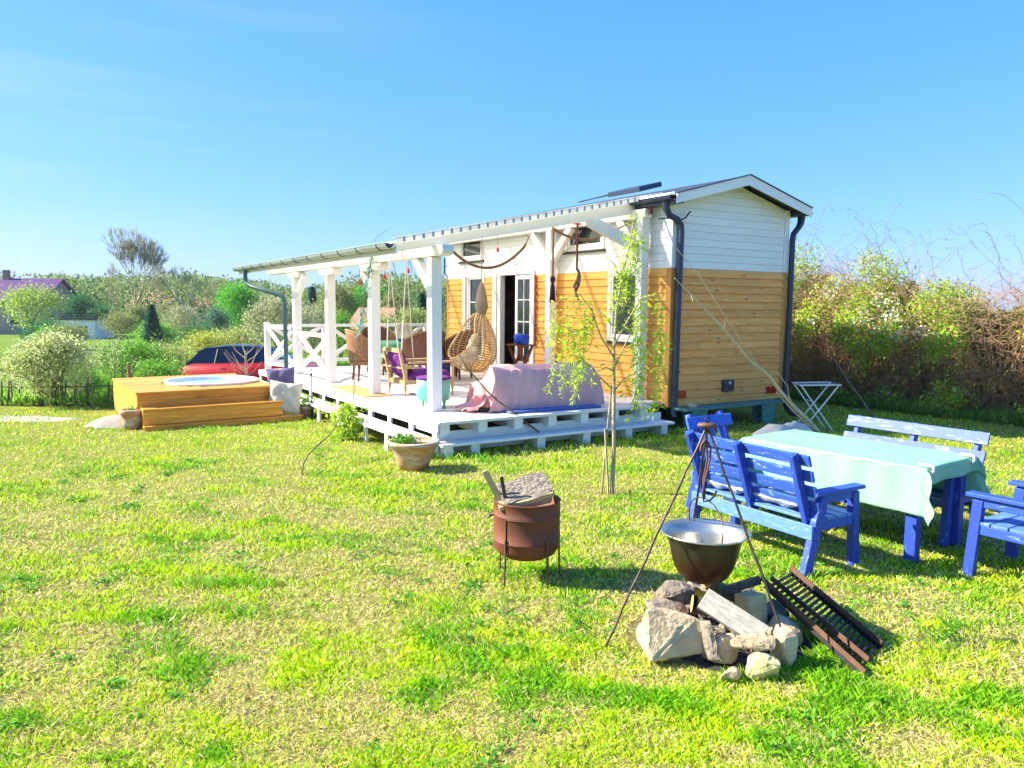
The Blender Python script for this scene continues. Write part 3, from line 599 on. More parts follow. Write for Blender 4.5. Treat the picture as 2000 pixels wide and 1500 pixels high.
# ================================================================== PERGOLA
PU,PW=.36,.165; PV=[.96,3.25,5.5,7.72]
pg=thing('pergola','white timber veranda frame with translucent roof leaning on the house','pergola',(0,.96,HD),frame='S'); po=(0,.96,HD)
for i,v_ in enumerate(PV):
    top=2.66 if i==0 else 2.54
    b_=MB(); b_.box(PU,PU+PW,v_,v_+PW,HD,top); p_=b_.build('post','white_z',pg,po,bevel=.012)
    for (dx,dy) in ((-.008,.03),(PW-.002,.03)):
        f_=MB(); f_.box(PU+dx,PU+dx+.01,v_+dy,v_+dy+.10,HD,HD+.1); f_.build('post_foot','galv',p_,(0,0,0)).data.transform(Matrix.Translation((-po[0],-po[1],-po[2])))
for v_ in PV[1:]:
    b_=MB(); b_.poly_prism([(-.38,.12),(.54,.12),(.54,.06),(.46,0),(-.30,0),(-.38,.06)],PU+.004,PU+PW-.004)
    b_.xform(Matrix(((0,1,0,0),(1,0,0,v_),(0,0,1,2.54),(0,0,0,1)))); b_.build('corbel','white_y',pg,po,bevel=.01)
b_=MB(); b_.poly_prism([(.62,.02),(.70,.0),(9.8,0),(9.8,.15),(.62,.15),(.60,.08)],PU-.005,PU+PW+.005); b_.xform(Matrix(((0,1,0,0),(1,0,0,0),(0,0,1,2.665),(0,0,0,1)))); b_.build('outer_beam','white_y',pg,po,bevel=.01)
RS=.2055
def rz(u): return 2.80+RS*(u+.3)      # underside of sheet
# inner beam on posts near the wall
IU=3.93; ipv=[.60,3.2,6.9]
for v_ in ipv[:2]:
    b_=MB(); b_.box(IU,IU+.15,v_,v_+.15,HD,3.40); b_.build('post','white_z',pg,po,bevel=.012)
b_=MB(); b_.box(IU-.003,IU+.153,.55,9.6,3.402,3.54); b_.build('inner_beam','white_y',pg,po,bevel=.01)
def brace(p,q_,m_='white_z',w_=.11,h_=.14): b_=MB(); b_.bar(p,q_,w_,h_); b_.build('brace',m_,pg,po,bevel=.008)
brace((IU+.075,3.2,2.85),(IU+.075,2.62,3.42)); brace((IU+.075,3.35,2.85),(IU+.075,3.93,3.42)); brace((IU+.075,.72,2.85),(IU+.075,1.25,3.42))
brace((PU+.08,1.10,2.18),(PU+.08,1.62,2.68)); brace((PU+.08,7.74,2.10),(PU+.08,7.2,2.56)); brace((PU+.08,3.40,2.16),(PU+.08,3.8,2.56),w_=.09)
# near-end rafter (faces the camera) and knee brace
def rafter(v_,m_='white_x',h_=.18,u0=-.27,u1=4.42,w_=.075):
    b_=MB(); b_.add([(u0,v_,rz(u0)-.005),(u1,v_,rz(u1)-.005),(u1,v_,rz(u1)-h_),(u0,v_,rz(u0)-h_*.6),(u0,v_+w_,rz(u0)-.005),(u1,v_+w_,rz(u1)-.005),(u1,v_+w_,rz(u1)-h_),(u0,v_+w_,rz(u0)-h_*.6)],[(0,1,2,3),(4,7,6,5),(0,4,5,1),(3,2,6,7),(0,3,7,4),(1,5,6,2)]); b_.build('rafter',m_,pg,po,bevel=.006)
rafter(.86,h_=.20)
for v_ in (2.0,3.1,4.2,5.3,6.4,7.5,8.6,9.6): rafter(v_,h_=.12,w_=.06)
brace((3.05,.91,3.34),(4.45,.80,2.78),'white_x',.09,.19)
bl_=MB(); bl_.tube([(4.02,.52,3.62),(4.02,.52,3.45)],.03,6); bl_.build('bracket','rust',pg,po)
# roof sheet: corrugated
sh=MB()
def shp(s,t): 
    u=-.36+4.72*s; v_=.66+9.25*t; return (u,v_,rz(u)+.012+.011*math.sin(v_*2*math.pi/.076))
sh.grid(shp,6,730); sh.build('roof_sheet','polyroof',pg,po)
# sheet edge: thin grey cap over a row of white spacer blocks
u=-.33
while u<4.28:
    bx_=MB(); a_,b2=u,u+.112; bx_.add([(a_,.62,rz(a_)-.002),(b2,.62,rz(b2)-.002),(b2,.62,rz(b2)+.066),(a_,.62,rz(a_)+.066),(a_,.628,rz(a_)-.002),(b2,.628,rz(b2)-.002),(b2,.628,rz(b2)+.066),(a_,.628,rz(a_)+.066)],[(0,1,2,3),(4,7,6,5),(0,4,5,1),(3,2,6,7),(0,3,7,4),(1,5,6,2)]); u+=.142; bx_.build('edge_block','polyedge',pg,po)
u=-.33
while u<4.28: dv=MB(); dv.bar((u+.127,.624,rz(u+.127)-.002),(u+.127,.624,rz(u+.127)+.064),.028,.012,up=(0,1,0)); u+=.142; dv.build('edge_divider','galv',pg,po)
cp=MB(); cp.add([(-.37,.615,rz(-.37)+.067),(4.36,.615,rz(4.36)+.067),(4.36,.615,rz(4.36)+.079),(-.37,.615,rz(-.37)+.079),(-.37,.64,rz(-.37)+.067),(4.36,.64,rz(4.36)+.067),(4.36,.64,rz(4.36)+.079),(-.37,.64,rz(-.37)+.079)],[(0,1,2,3),(4,7,6,5),(0,4,5,1),(3,2,6,7),(0,3,7,4),(1,5,6,2)])
0 and cp.add([(-.37,.686,rz(-.37)-.0),(4.36,.686,rz(4.36)-.0),(4.36,.686,rz(4.36)+.066),(-.37,.686,rz(-.37)+.066)],[(0,1,2,3)])
cp.build('edge_cap','polyedge',pg,po)
# board below gutter
fb=MB(); fb.box(-.30,-.275,.70,9.86,rz(-.3)-.135,rz(-.3)-.008); fb.build('eave_board','white_y',pg,po)
# gutter, brackets, navy disc painting the shade inside the open end, downpipe
gu=MB(); half_pipe(gu,-.375,2.80,.69,9.9,.078,14); gob=gu.build('gutter','galv',pg,po)
cap=MB(); cap.poly_prism([(-.375+.07*math.cos(math.pi+math.pi*i/14),2.80+.07*math.sin(math.pi+math.pi*i/14)) for i in range(15)],.76,.765); cap.build('gutter_end_shade','navy',gob,po)
for i in range(12):
    r_=MB(); v_=1.0+i*.78; r_.tube([(-.375+.083*math.cos(math.pi+math.pi*k/12),v_,2.80+.083*math.sin(math.pi+math.pi*k/12)) for k in range(13)],.007,5); r_.build('gutter_bracket','teal_pipe',gob,po)
dp=MB(); dp.tube([(-.375,8.9,2.75),(-.375,8.9,2.52),(-.35,8.83,2.42),(-.30,8.66,2.36),(.16,8.06,2.17),(.22,8.0,2.1),(.235,7.98,2.0),(.235,7.98,.2)],[.05]*8,12); dp.build('downpipe','teal_pipe',pg,po)
# ================================================================== DECK RAILING
rl=thing('deck_railing','white timber railing with crossed panels at the far end of the deck','railing',(.1,9.2,HD),frame='S'); ro=(.1,9.2,HD)
def rail(p0,p1,z0,z1,name='rail_panel',posts=True):
    p0=Vector((*p0,0)); p1=Vector((*p1,0)); d=(p1-p0); L_=d.length; mb=MB()
    zt=Vector((0,0,z1)); zb=Vector((0,0,z0)); 
    mb.bar(p0+zt,p1+zt,.09,.07); mb.bar(p0+zb,p1+zb,.06,.07)
    mb.bar(p0+zb,p1+zt,.045,.085,ext=-.03); n_=d.normalized().cross(Vector((0,0,1)))*.012
    mb.bar(p0+zt+n_,p1+zb+n_,.045,.085,ext=-.03); mb.build(name,'white_x',rl,ro)
def rpost(u,v_,z1,w_=.12): b_=MB(); b_.box(u,u+w_,v_,v_+w_,HD,z1); b_.build('post','white_z',rl,ro,bevel=.006)
rpost(.10,9.16,1.55); rpost(1.46,9.16,1.5); rpost(2.83,9.16,1.5); rpost(4.15,9.16,1.5)
for a_,b_ in ((.22,1.46),(1.58,2.83),(2.95,4.15)): rail((a_,9.22),(b_,9.22),HD+.18,1.47)
rail((.16,9.14),(.40,7.92),HD+.15,1.45)
rail((PU+.08,5.69),(PU+.08,7.70),HD+.10,1.36)
# ================================================================== HOT TUB
tub=thing('hot_tub','built-in round white hot tub in an orange timber platform with two steps','hot tub',(-3.1,4.45,0),R(2.5),frame='S')
TL,TW,TZ=2.2,2.75,.57
mb=MB()
n=12
for i in range(n):      # top boards run along the front edge direction
    pass
rcx,rcy,rr_=1.42,1.22,.80
nb=20; bw=TW/nb
for i in range(nb):
    y0=i*bw; y1=y0+bw-.004; yc=(y0+y1)/2; spans=[(-.02,TL)]
    dy=min(abs(y0-rcy),abs(y1-rcy)) if not (y0<rcy<y1) else 0
    if dy<rr_-.03:
        hx=math.sqrt((rr_-.03)**2-dy**2); spans=[(-.02,rcx-hx),(rcx+hx,TL)]
    for a_,b_ in spans:
        if b_-a_>.02: mb.box(a_,b_,y0-.02,y1-.02,TZ-.03,TZ)
mb.build('top_boards','tubx',tub)
mb=MB(); 
for z0,z1 in ((.0,.13),(.134,.30),(.304,.43),(.434,TZ-.031)): mb.box(0,TL-.03,0,.025,z0,z1)
mb.build('front_panel','tubx',tub)
mb=MB()
for z0,z1 in ((.0,.27),(.274,TZ-.031)): mb.box(-.004,.02,.026,TW-.03,z0,z1)
mb.box(TL-.055,TL-.03,.026,TW-.03,0,TZ-.031); mb.build('side_panel','tuby',tub)
mb=MB(); mb.box(.0,TL-.03,TW-.028,TW-.004,0,TZ-.031); mb.build('back_panel','tubx',tub)
s_=MB(); s_.box(.03,TL+.02,-.30,-.001,.30,.33); s_.box(.03,TL+.02,-.285,-.262,.08,.298); s_.box(.035,.058,-.26,-.002,.0,.298); s_.box(TL-.01,TL+.015,-.26,-.002,.0,.298); s_.build('step','tubx',tub,bevel=.004)
s_=MB(); s_.box(.02,TL+.34,-.42,-.287,.045,.075); s_.box(.02,TL+.32,-.41,-.39,-.03,.044); s_.build('step','tubx',tub,bevel=.004)
sh=MB(); sh.lathe([(.80,.57),(.815,.60),(.80,.612),(.76,.615),(.73,.60),(.715,.56),(.70,.40),(.60,.12),(0,.10)],64,(rcx,rcy,0)); sh.build('tub_shell','liner',tub)
wt=MB(); wt.lathe([(0,.545),(.714,.545)],64,(rcx,rcy,0)); wt.build('water','water',tub)
hd_=MB(); hd_.tube([(rcx-.86,rcy-.1,TZ),(rcx-.86,rcy-.1,TZ+.03),(rcx-.80,rcy+.02,TZ+.035),(rcx-.80,rcy+.02,TZ)],.012,6); hd_.build('handle','rust2',tub)
# ================================================================== POTS
def pot(name,label,loc,r,h,rb,mt='terra',rim=.03,plant=None,frame='W',seed=1,rimh=.05):
    t_=thing(name,label,'plant pot',loc,frame=frame); m_=MB()
    m_.lathe([(0,0),(rb,0),(rb+(r-rb)*.5,h*.45),(r-.01,h-rimh),(r+.012,h-rimh+.004),(r+.018,h-.01),(r+.008,h),(r-.022,h),(r-.028,h-.02),(r*.86,h-.09),(0,h-.085)],40); m_.build('pot_body',mt,t_)
    s2=MB(); s2.lathe([(0,h-.05),(r*.5,h-.055),(r-.025,h-.065)],24); s2.build('soil','soil',t_)
    if plant:
        q=np.random.default_rng(seed); n,sp,ht,colr,sz,ox=plant; P=np.stack([q.normal(size=n)*sp+ox,q.normal(size=n)*sp,h-.05+q.random(n)**1.5*ht],-1)
        V,F=leafquads(P,sz,q,.2,np.array([0,0,.5])); C=np.array(colr)*(.6+.8*q.random((n,1))); npmesh('foliage',V,F,C,'leaf',t_)
    return t_
pot('terracotta_pot','big weathered terracotta bowl with low greens on the lawn by the deck corner',(-1.18,9.13,0),.295,.36,.16,plant=(260,.07,.10,(.16,.36,.04),.05,-.12),seed=2)
pot('terracotta_pot','small terracotta pot beside the cream pillow',(-3.62,13.42,0),.125,.19,.10,plant=(160,.06,.2,(.14,.30,.05),.06,-.02),seed=3)
pot('terracotta_pot','flaking terracotta pot standing at the left corner of the hot tub steps',(-6.0,12.0,0),.165,.31,.13,plant=(120,.07,.08,(.20,.36,.06),.04,0),seed=4,rimh=.08)
# pale stones and sand heaped next to that pot
q=random.Random(11)
patch('sand_heap','heap of pale sand beside the hot tub steps',-6.42,12.35,.45,.36,'gravel',.02,30,'stuff',.15,.15)
# ================================================================== CUSHIONS
def cushion_mesh(w_,h_,t_,n=20,wr=.02,seed=0):
    m_=MB(); ph=seed*1.7
    def f(sgn):
        def g_(s,t):
            x=s*2-1; y=t*2-1; e=max(0,(1-x**4)*(1-y**4))**.55
            pin=1-.10*(1-abs(x))*abs(y)**3; pin2=1-.10*(1-abs(y))*abs(x)**3
            return (x*w_/2*pin2, sgn*t_/2*e+wr*math.sin(x*7+ph)*math.cos(y*6+ph)*e, y*h_/2*pin)
        return g_
    m_.grid(f(1),n,n); m_.grid(f(-1),n,n); return m_
def cushion(name,label,loc,rot,w_,h_,t_,mt,tilt=0,roll=0,seed=0,group=None,parent=None):
    m_=cushion_mesh(w_,h_,t_,seed=seed); m_.xform(Matrix.Rotation(tilt,4,'X')@Matrix.Rotation(roll,4,'Y'))
    o=m_.build(name,mt,parent); o.location=loc; o.rotation_euler=(0,0,rot); tag(o,label,'cushion',group); return o
cushion('pillow','cream square pillow leaning against the hot tub steps',(-3.93,13.18,.37),R(18),.56,.56,.17,'cream',R(-16),R(9),1)
cushion('pillow','dusty purple pillow on the hot tub step behind the cream one',(-4.12,13.62,.60),R(12),.50,.50,.16,'lilac',R(-12),R(-4),2)
# iron plant stake
ps=thing('iron_plant_stake','thin black iron stake with a curl next to the small pot','garden stake',(-3.52,13.38,0)); m_=MB(); m_.tube([(0,0,0),(0,0,.86)],.009,6); m_.tube([(0,0,.80),(-.12,0,.79),(-.26,0,.80)],.005,5); m_.tube([(0,0,.66),(-.15,0,.69),(-.28,0,.70)],.005,5); m_.lathe([(0,-.03),(.03,0),(0,.03)],8,(0,0,.76)); m_.tube([(0,0,.05),(.0,0,.28)],.03,8); m_.build('rod','black',ps)
# ================================================================== DECK FURNITURE
mt_=MB(); mt_.box(-.24,.24,-.95,.95,0,.015); o=mt_.build('doormat','coir'); o.location=S(.40,3.95,HD+.002); o.rotation_euler=(0,0,TH-.03); tag(o,'orange brown coir doormat between the veranda posts','doormat')
def wicker_chair(name,label,u,v_,rot,mt='wicker',sc=1.,group='wicker armchairs around the deck table',arch=.36):
    t_=thing(name,label,'wicker chair',(u,v_,HD),rot,group,'S'); rx,ry=.33*sc,.31*sc; hs=.42
    b_=MB()
    def f(s,t):      # tub back, a from -100..+100 deg around the rear
        a=R(-112+224*s)-math.pi/2; k=abs(s*2-1); top=.24+arch*max(0,math.cos(k*math.pi/2))**.8*1.0
        fl=1+.22*t*(1-k*.3)
        return (rx*math.cos(a)*fl, ry*math.sin(a)*fl, hs+t*top)
    b_.grid(f,28,8); b_.build('back_rest',mt,t_,solid=.025)
    r_=MB(); r_.tube([f(i/28,1) for i in range(29)],.022,8); r_.build('arm_roll','wicker_lt',t_)
    for i in (2,6,22,26): r_=MB(); r_.tube([f(i/28,0),f(i/28,.97)],.018,6); r_.build('slat','wicker_lt',t_)
    s_=MB(); s_.lathe([(0,hs+.01),(.9*rx,hs+.01),(rx,hs-.01),(rx,hs-.09),(.9*rx,hs-.10)],28,(0,0,0),sy=ry/rx); s_.build('seat',mt,t_)
    for a in (45,135,225,315):
        l=MB(); c_,s2=math.cos(R(a)),math.sin(R(a)); l.tube([(rx*.82*c_,ry*.82*s2,hs-.05),(rx*.78*c_,ry*.78*s2,.25),(rx*.92*c_,ry*.92*s2,0)],[.034,.026,.02],8); l.build('leg','mahog',t_)
    return t_
wicker_chair('wicker_chair','honey wicker tub chair at the left end of the deck table',1.20,5.75,R(-95),'wicker_lt')
wicker_chair('wicker_chair','broad dark wicker chair seen from behind in front of the deck table',2.30,5.35,R(8),sc=1.15)
wicker_chair('wicker_chair','dark wicker chair behind the near corner post',3.05,5.25,R(25))
wicker_chair('wicker_chair','wicker chair on the far side of the deck table beyond the purple armchair',2.15,7.35,R(175))
dt=thing('deck_table','round deck table under a sea-green cloth','table',(2.15,6.3,HD),0,frame='S')
m_=MB(); m_.lathe([(0,.74),(.52,.74),(.52,.715),(0,.715)],36); m_.build('tabletop','oldwood',dt); 
for a in (45,135,225,315): l=MB(); l.tube([(.3*math.cos(R(a)),.3*math.sin(R(a)),.715),(.34*math.cos(R(a)),.34*math.sin(R(a)),0)],.025,8); l.build('leg','mahog',dt)
m_=MB(); m_.grid(lambda s,t:(lambda rr,a:((rr if rr<.53 else .53+.03*math.sin(a*9)*(rr-.53)/.3+.02)*math.cos(a),(rr if rr<.53 else .53+.03*math.sin(a*9)*(rr-.53)/.3+.02)*math.sin(a),.748 if rr<.53 else .748-(rr-.53)))(t*.86,s*2*math.pi),64,18,closeu=True)
MT['seagreen']=clothmat('sea_green_cloth',(.16,.42,.26),(.22,.50,.32),.15,4)
o=m_.build('tablecloth','seagreen'); o.location=S(2.15,6.3,HD); tag(o,'sea-green cloth over the round deck table','tablecloth')
cl=MB(); cl.lathe([(0,0),(.10,0),(.16,.05),(.15,.06),(.09,.02),(0,.02)],20); o=cl.build('bowl','bluebag'); o.location=S(2.2,6.05,HD+.75); tag(o,'small blue bowl on the sea-green cloth','bowl')
# purple armchair
pc=thing('lounge_armchair','low wooden armchair with purple cushions behind the swing','armchair',(1.22,3.12,HD),0,frame='S')
for x,y in ((-.46,-.33),(-.46,.33),(.42,-.33),(.42,.33)): l=MB(); l.lathe([(0,0),(.014,0),(.016,.08),(.03,.14),(.02,.2),(.034,.26),(.034,.55)],10,(x,y,0)); l.build('leg','oldwood',pc)
f=MB(); f.box(-.46,.44,-.345,-.315,.20,.27); f.box(-.46,.44,.315,.345,.20,.27); f.box(-.47,-.44,-.33,.33,.20,.27); f.box(.42,.45,-.33,.33,.20,.27); f.build('seat_frame','oldwood',pc,bevel=.005)
for y in (-.33,.33): f=MB(); f.box(-.40,.52,y-.045,y+.045,.55,.585); f.build('armrest','oldwood',pc,bevel=.008)
f=MB(); f.bar((-.44,-.33,.25),(-.56,-.33,.78),.04,.05); f.bar((-.44,.33,.25),(-.56,.33,.78),.04,.05); f.bar((-.56,-.33,.77),(-.56,.33,.77),.04,.07); f.build('back_frame','oldwood',pc,bevel=.005)
c_=cushion_mesh(.80,.62,.20,seed=3); c_.xform(Matrix.Translation((.02,0,.34))@Matrix.Rotation(math.pi/2,4,'X')); c_.build('seat_cushion','purple',pc)
c_=cushion_mesh(.60,.46,.15,seed=4); c_.xform(Matrix.Translation((-.45,0,.56))@Matrix.Rotation(R(-15),4,'Y')@Matrix.Rotation(math.pi/2,4,'Z')); c_.build('back_cushion','purple',pc)
# swing seat
sw=thing('plank_swing','plank swing seat hung on four white ropes under the veranda','swing',(.85,3.2,.95),0,frame='S')
f=MB(); f.box(-.14,.14,-.42,.42,-.03,0); f.build('seat','oldwood',sw,bevel=.006)
for v_,hk in ((.30,.42),(-.30,-.28)):
    for u_ in (-.12,.12): f=MB(); f.tube([(0,hk,1.78),(u_*.5,(hk+v_)/2,.9),(u_,v_,-.02)],.009,6); f.build('rope','rope_white',sw)
    f=MB(); f.tube([(0,hk,1.98),(0,hk,1.84),(.02,hk+.03,1.80),(0,hk,1.77)],.012,6); f.tube([(0,hk,1.9),(.05,hk-.05,1.74),(.09,hk-.03,1.60),(.06,hk-.08,1.55)],.006,5); f.build('hook','teal_pipe',sw)
# round turquoise drum stool
ds=thing('drum_stool','round turquoise drum stool with purple top behind the near corner post','stool',(.60,1.40,HD),frame='S')
f=MB(); f.lathe([(0,.12),(.235,.12),(.25,.135),(.25,.42),(.235,.43),(0,.43)],36); f.build('drum','greenbarrel',ds)
f=MB(); f.lathe([(0,.47),(.22,.47),(.262,.455),(.262,.435),(0,.433)],36); f.build('top','purple',ds)
for a in (35,125,215,305): l=MB(); l.lathe([(0,0),(.014,0),(.022,.05),(.03,.119),(0,.119)],10,(.18*math.cos(R(a)),.18*math.sin(R(a)),0)); l.build('leg','greenbarrel',ds)
# covered sofa (back turned to the camera)
sf=thing('covered_sofa','sofa turned away and covered with a pink quilted throw at the deck edge','sofa',(2.05,.75,HD),R(-4),frame='S')
c_=MB()
def sofa(s,t):        # s along the length, t over the back from the near hem to the far hem
    x=(2*s-1)*.93; e=1-.05*abs(2*s-1)**8
    prof=[(-.40,.02),(-.40,.16),(-.37,.34),(-.32,.50),(-.25,.61),(-.16,.67),(-.05,.685),(.03,.665),(.10,.60),(.13,.45),(.30,.40),(.42,.38),(.45,.20),(.46,.03)]
    f_=t*(len(prof)-1); i_=min(int(f_),len(prof)-2); g_=f_-i_; y=prof[i_][0]*(1-g_)+prof[i_+1][0]*g_; z=prof[i_][1]*(1-g_)+prof[i_+1][1]*g_
    k=z/.68; x*=1-.10*k**1.5; x-= .10*(1-k)**2 if s<.1 else 0
    wr=.010*math.sin(s*46+t*9)*(1-k)+.007*math.sin(s*19+t*17)+.006*math.sin(s*71-t*23); return (x+wr*.4,y+wr,z*e+wr*.4-.03*math.sin(s*math.pi)*k*(k>.9))
c_.grid(sofa,90,60)
for e_ in (0,1): c_.grid(lambda s,t:(sofa(e_,s)[0]+(.02*math.sin(t*9+s*13)), sofa(e_,s)[1]*1.0, sofa(e_,s)[2]*(1-t)+.02*t),30,8)
c_.build('throw','pink',sf,bevel=0)
c_=MB()
def spill(s,t): a=-.7-.65*t; return (-.92-.42*t+.02*math.sin(s*17), -.34+.55*s+.05*math.sin(t*9), .02+.20*(1-t)*(.5+.5*math.sin(s*9+t*4))+.05*abs(math.sin(s*14+t*6)))
c_.grid(spill,30,16); c_.build('throw_end','pink',sf)
f=MB(); f.box(-.74,.74,-.10,.10,.02,.36); f.build('seat_body','black',sf,bevel=.03)
f=MB(); f.tube([(-1.15,-.16,.03),(-.85,-.34,.035)],.035,10); f.build('base_tube','black',sf)
f=MB(); f.box(-.86,.72,-.12,.16,0,.035); o=f.build('foam_mat','matblue',bevel=.01); o.location=S(2.08,.28,HD+.003); o.rotation_euler=(0,0,TH-.03); tag(o,'blue foam mat on the deck edge under the pink covered sofa','mat')
# hanging egg chair
eg=thing('egg_chair','rattan egg shaped hanging chair with cream cushions','hanging chair',(2.70,4.12,HD+.25),R(0),frame='S')
er=MB(); sk=[]
H_=1.16; W_=.50
def egg(a,t):      # t 0 bottom..1 top
    z=t*H_; r=W_*math.sin(math.pi*min(1,t**.72*.98+.01))**.66*(1-.12*t); return Vector((r*math.cos(a)*1.0,r*math.sin(a)*.95,z))
lean=Matrix.Translation((-.03,.02,0))@Matrix.Rotation(R(13),4,Vector((math.cos(R(58)),math.sin(R(58)),0)))
op=R(176)          # opening faces the camera's left
def inopen(a,t): d=abs((a-op+math.pi)%(2*math.pi)-math.pi); return d<R(62)*math.sin(math.pi*min(1,max(0,(t-.16)/.84)))**.5 if t>.16 else False
for k in range(22):
    a=2*math.pi*k/22; run=[]
    for i in range(41):
        t=i/40
        if inopen(a,t):
            if len(run)>1: er.tube([lean@egg(a,x) for x in run],.0085,5)
            run=[]
        else: run.append(t)
    if len(run)>1: er.tube([lean@egg(a,x) for x in run],.0085,5)
for j in range(1,24):
    t=j/24; run=[]
    for i in range(73):
        a=op+2*math.pi*i/72
        if inopen(a,t):
            if len(run)>1: er.tube([lean@egg(x,t) for x in run],.0075,4)
            run=[]
        else: run.append(a)
    if len(run)>1: er.tube([lean@egg(x,t) for x in run],.0075,4)
er.build('rattan_shell','rattan',eg)
fr=MB(); L1=[];L2=[]
for i in range(31):
    t=.16+.84*i/30; d=R(62)*math.sin(math.pi*min(1,(t-.16)/.84))**.5; L1.append(lean@egg(op+d,t)); L2.append(lean@egg(op-d,t))
fr.tube(L1+L2[::-1],.017,8); fr.build('rim_hoop','rattan',eg)
for i,(x,y,z,s_,tl) in enumerate(((-.08,-.05,.24,.46,R(80)),(.12,.08,.5,.5,R(20)),(-.05,-.12,.36,.36,R(60)))):
    c_=cushion_mesh(s_,s_,.18,seed=i); c_.xform(Matrix.Translation((x,y,z))@Matrix.Rotation(R(60),4,'Z')@Matrix.Rotation(tl,4,'X')); c_.build('cushion','cream',eg)
sl=MB(); sl.lathe([(.02,1.72),(.07,1.60),(.11,1.40),(.13,1.24),(.09,1.12),(.04,1.0)],18,(.20,-.12,0)); sl.build('woven_sleeve','sleeve',eg)
f=MB(); f.tube([(.20,-.12,1.7),(.20,-.12,2.62)],.008,6); f.build('hanging_rope','rope',eg)
# wooden stool by the door with a blue bag
ws=thing('folding_stool','reddish wooden folding stool next to the glazed door','stool',(3.62,3.72,HD),R(0),frame='S')
f=MB(); 
for i in range(4): f.box(-.20,.20,-.22+i*.112,-.22+i*.112+.105,.75,.775)
f.build('seat','mahog',ws,bevel=.004)
for y in (-.17,.17):
    for s_ in (-1,1):
        f=MB(); f.bar((s_*.17,y+s_*.012,.75),(-s_*.17,y+s_*.012,0),.022,.05); f.build('leg','mahog',ws)
f=MB(); f.tube([(-.02,-.17,.38),(-.02,.17,.38)],.012,6); f.build('stretcher','mahog',ws)
c_=cushion_mesh(.40,.22,.24,seed=6); o=c_.build('bag','bluebag'); o.location=S(3.64,3.72,HD+.775+.10); o.rotation_euler=(0,0,TH+R(80)); tag(o,'bright blue rolled bag on the red wooden stool','bag')
c_=cushion_mesh(.55,.45,.40,seed=8); o=c_.build('bag','bluebag'); o.location=S(3.15,5.95,HD+.22); o.rotation_euler=(0,0,TH+R(20)); tag(o,'shiny blue sack on the deck under the dark wicker chair','bag')
c_=MB()
def drape(s,t): 
    wv=.05*math.sin(s*26)+.02*math.sin(s*61); half=.10+.42*t; return (half*(s*2-1), wv*t+.03, -t*.48-.04*abs(math.sin(s*9)))
c_.grid(drape,60,14); o=c_.build('draped_cloth','cream'); o.location=S(3.55,9.12,1.53); o.rotation_euler=(0,0,TH); tag(o,'white cloth hung over the far deck railing','cloth')
# low crates/steps beside the door
f=MB(); f.box(-.35,.35,-.14,.14,.18,.22); f.box(-.33,-.27,-.13,.13,0,.18); f.box(.27,.33,-.13,.13,0,.18); o=f.build('door_step','white_y',bevel=.005); o.location=S(3.8,4.85,HD); o.rotation_euler=(0,0,TH+R(90)); tag(o,'low white wooden step in front of the glazed door','step')
# ---- ropes, lanterns and ornaments under the roof
def sag(p,q_,d,n=16): return [Vector(p).lerp(Vector(q_),i/n)-Vector((0,0,d*4*(i/n)*(1-i/n))) for i in range(n+1)]
def rope(name,label,pts,rad,mt='rope',cat='rope'):
    o0=pts[0]; m_=MB(); m_.tube([MS@Vector(p) for p in pts],rad,7); o=m_.build(name,mt,None,MS@Vector(o0)); o.location=MS@Vector(o0); return tag(o,label,cat)
def dec(t,name,mt,pts,rad): m_=MB(); m_.tube(pts,rad,8); return m_.build(name,mt,t)
rope('rope_swag','brown rope sagging across the middle of the veranda front',sag((.72,1.10,2.80),(2.0,1.10,2.88),.30)+sag((2.0,1.10,2.88),(2.12,1.10,3.10),0,3)[1:],[.022]*17+[.008]*3)
rope('rope_swag','short brown rope sagging in front of the upper right window',sag((2.55,1.15,3.20),(3.44,1.15,3.08),.08,12),.022)
rope('rope_swag','thin rope end running up to the near right veranda post',sag((3.35,1.10,3.08),(4.0,1.0,3.36),.02,6),.013)
t=thing('tassel_rope','vertical hanging rope with dark purple tassel','rope',(2.55,1.12,3.20),frame='S'); dec(t,'cord','rope',[(0,0,0),(0,0,-.78)],.016)
m_=MB(); m_.lathe([(0,0),(.03,-.02),(.045,-.07),(.02,-.12),(.035,-.18),(.05,-.42),(0,-.42)],10,(0,0,-.74)); m_.build('tassel',clothmat('dark_tassel',(.06,.02,.05))  ,t); 
t=thing('knotted_rope','vertical red-brown rope ending in a big knot below the upper window','rope',(3.02,1.12,3.28),frame='S'); dec(t,'cord','rust',[(0,0,0),(0,0,-.72)],.018); m_=MB(); m_.tube([(0,0,-.70),(.05,0,-.76),(.03,.02,-.88),(-.05,0,-.98),(-.02,-.02,-1.04),(.04,0,-.95),(.06,0,-.80)],.026,8); m_.tube([(-.03,0,-1.02),(.0,0,-1.12),(.05,0,-1.20)],.02,8); m_.build('knot','rope',t); m_=MB(); m_.box(-.06,.06,-.03,.03,-.005,.02); m_.build('hook_plate','red',t)
t=thing('ring_ornament','blue rod with a white ring hanging at the near corner post','ornament',(.66,1.15,2.66),frame='S'); dec(t,'rod','tealpaint',[(0,0,0),(0,0,-.22)],.014); m_=MB(); m_.tube([(.045*math.cos(a*.5236),0,-.275+.045*math.sin(a*.5236)) for a in range(13)],.014,6); m_.tube([(-.05,0,-.13),(.05,0,-.12)],.01,6); m_.build('ring','rope_white',t)
lan=[(.9,6.9,2.42,'left most, over the crossed rail panel'),(.9,5.2,2.40,'left of the middle post'),(.9,3.95,2.47,'just left of the swing ropes'),(.9,2.95,2.54,'beside the right swing hook'),(2.9,3.4,3.0,'below the rope swag near the upper left window')]
pr=None
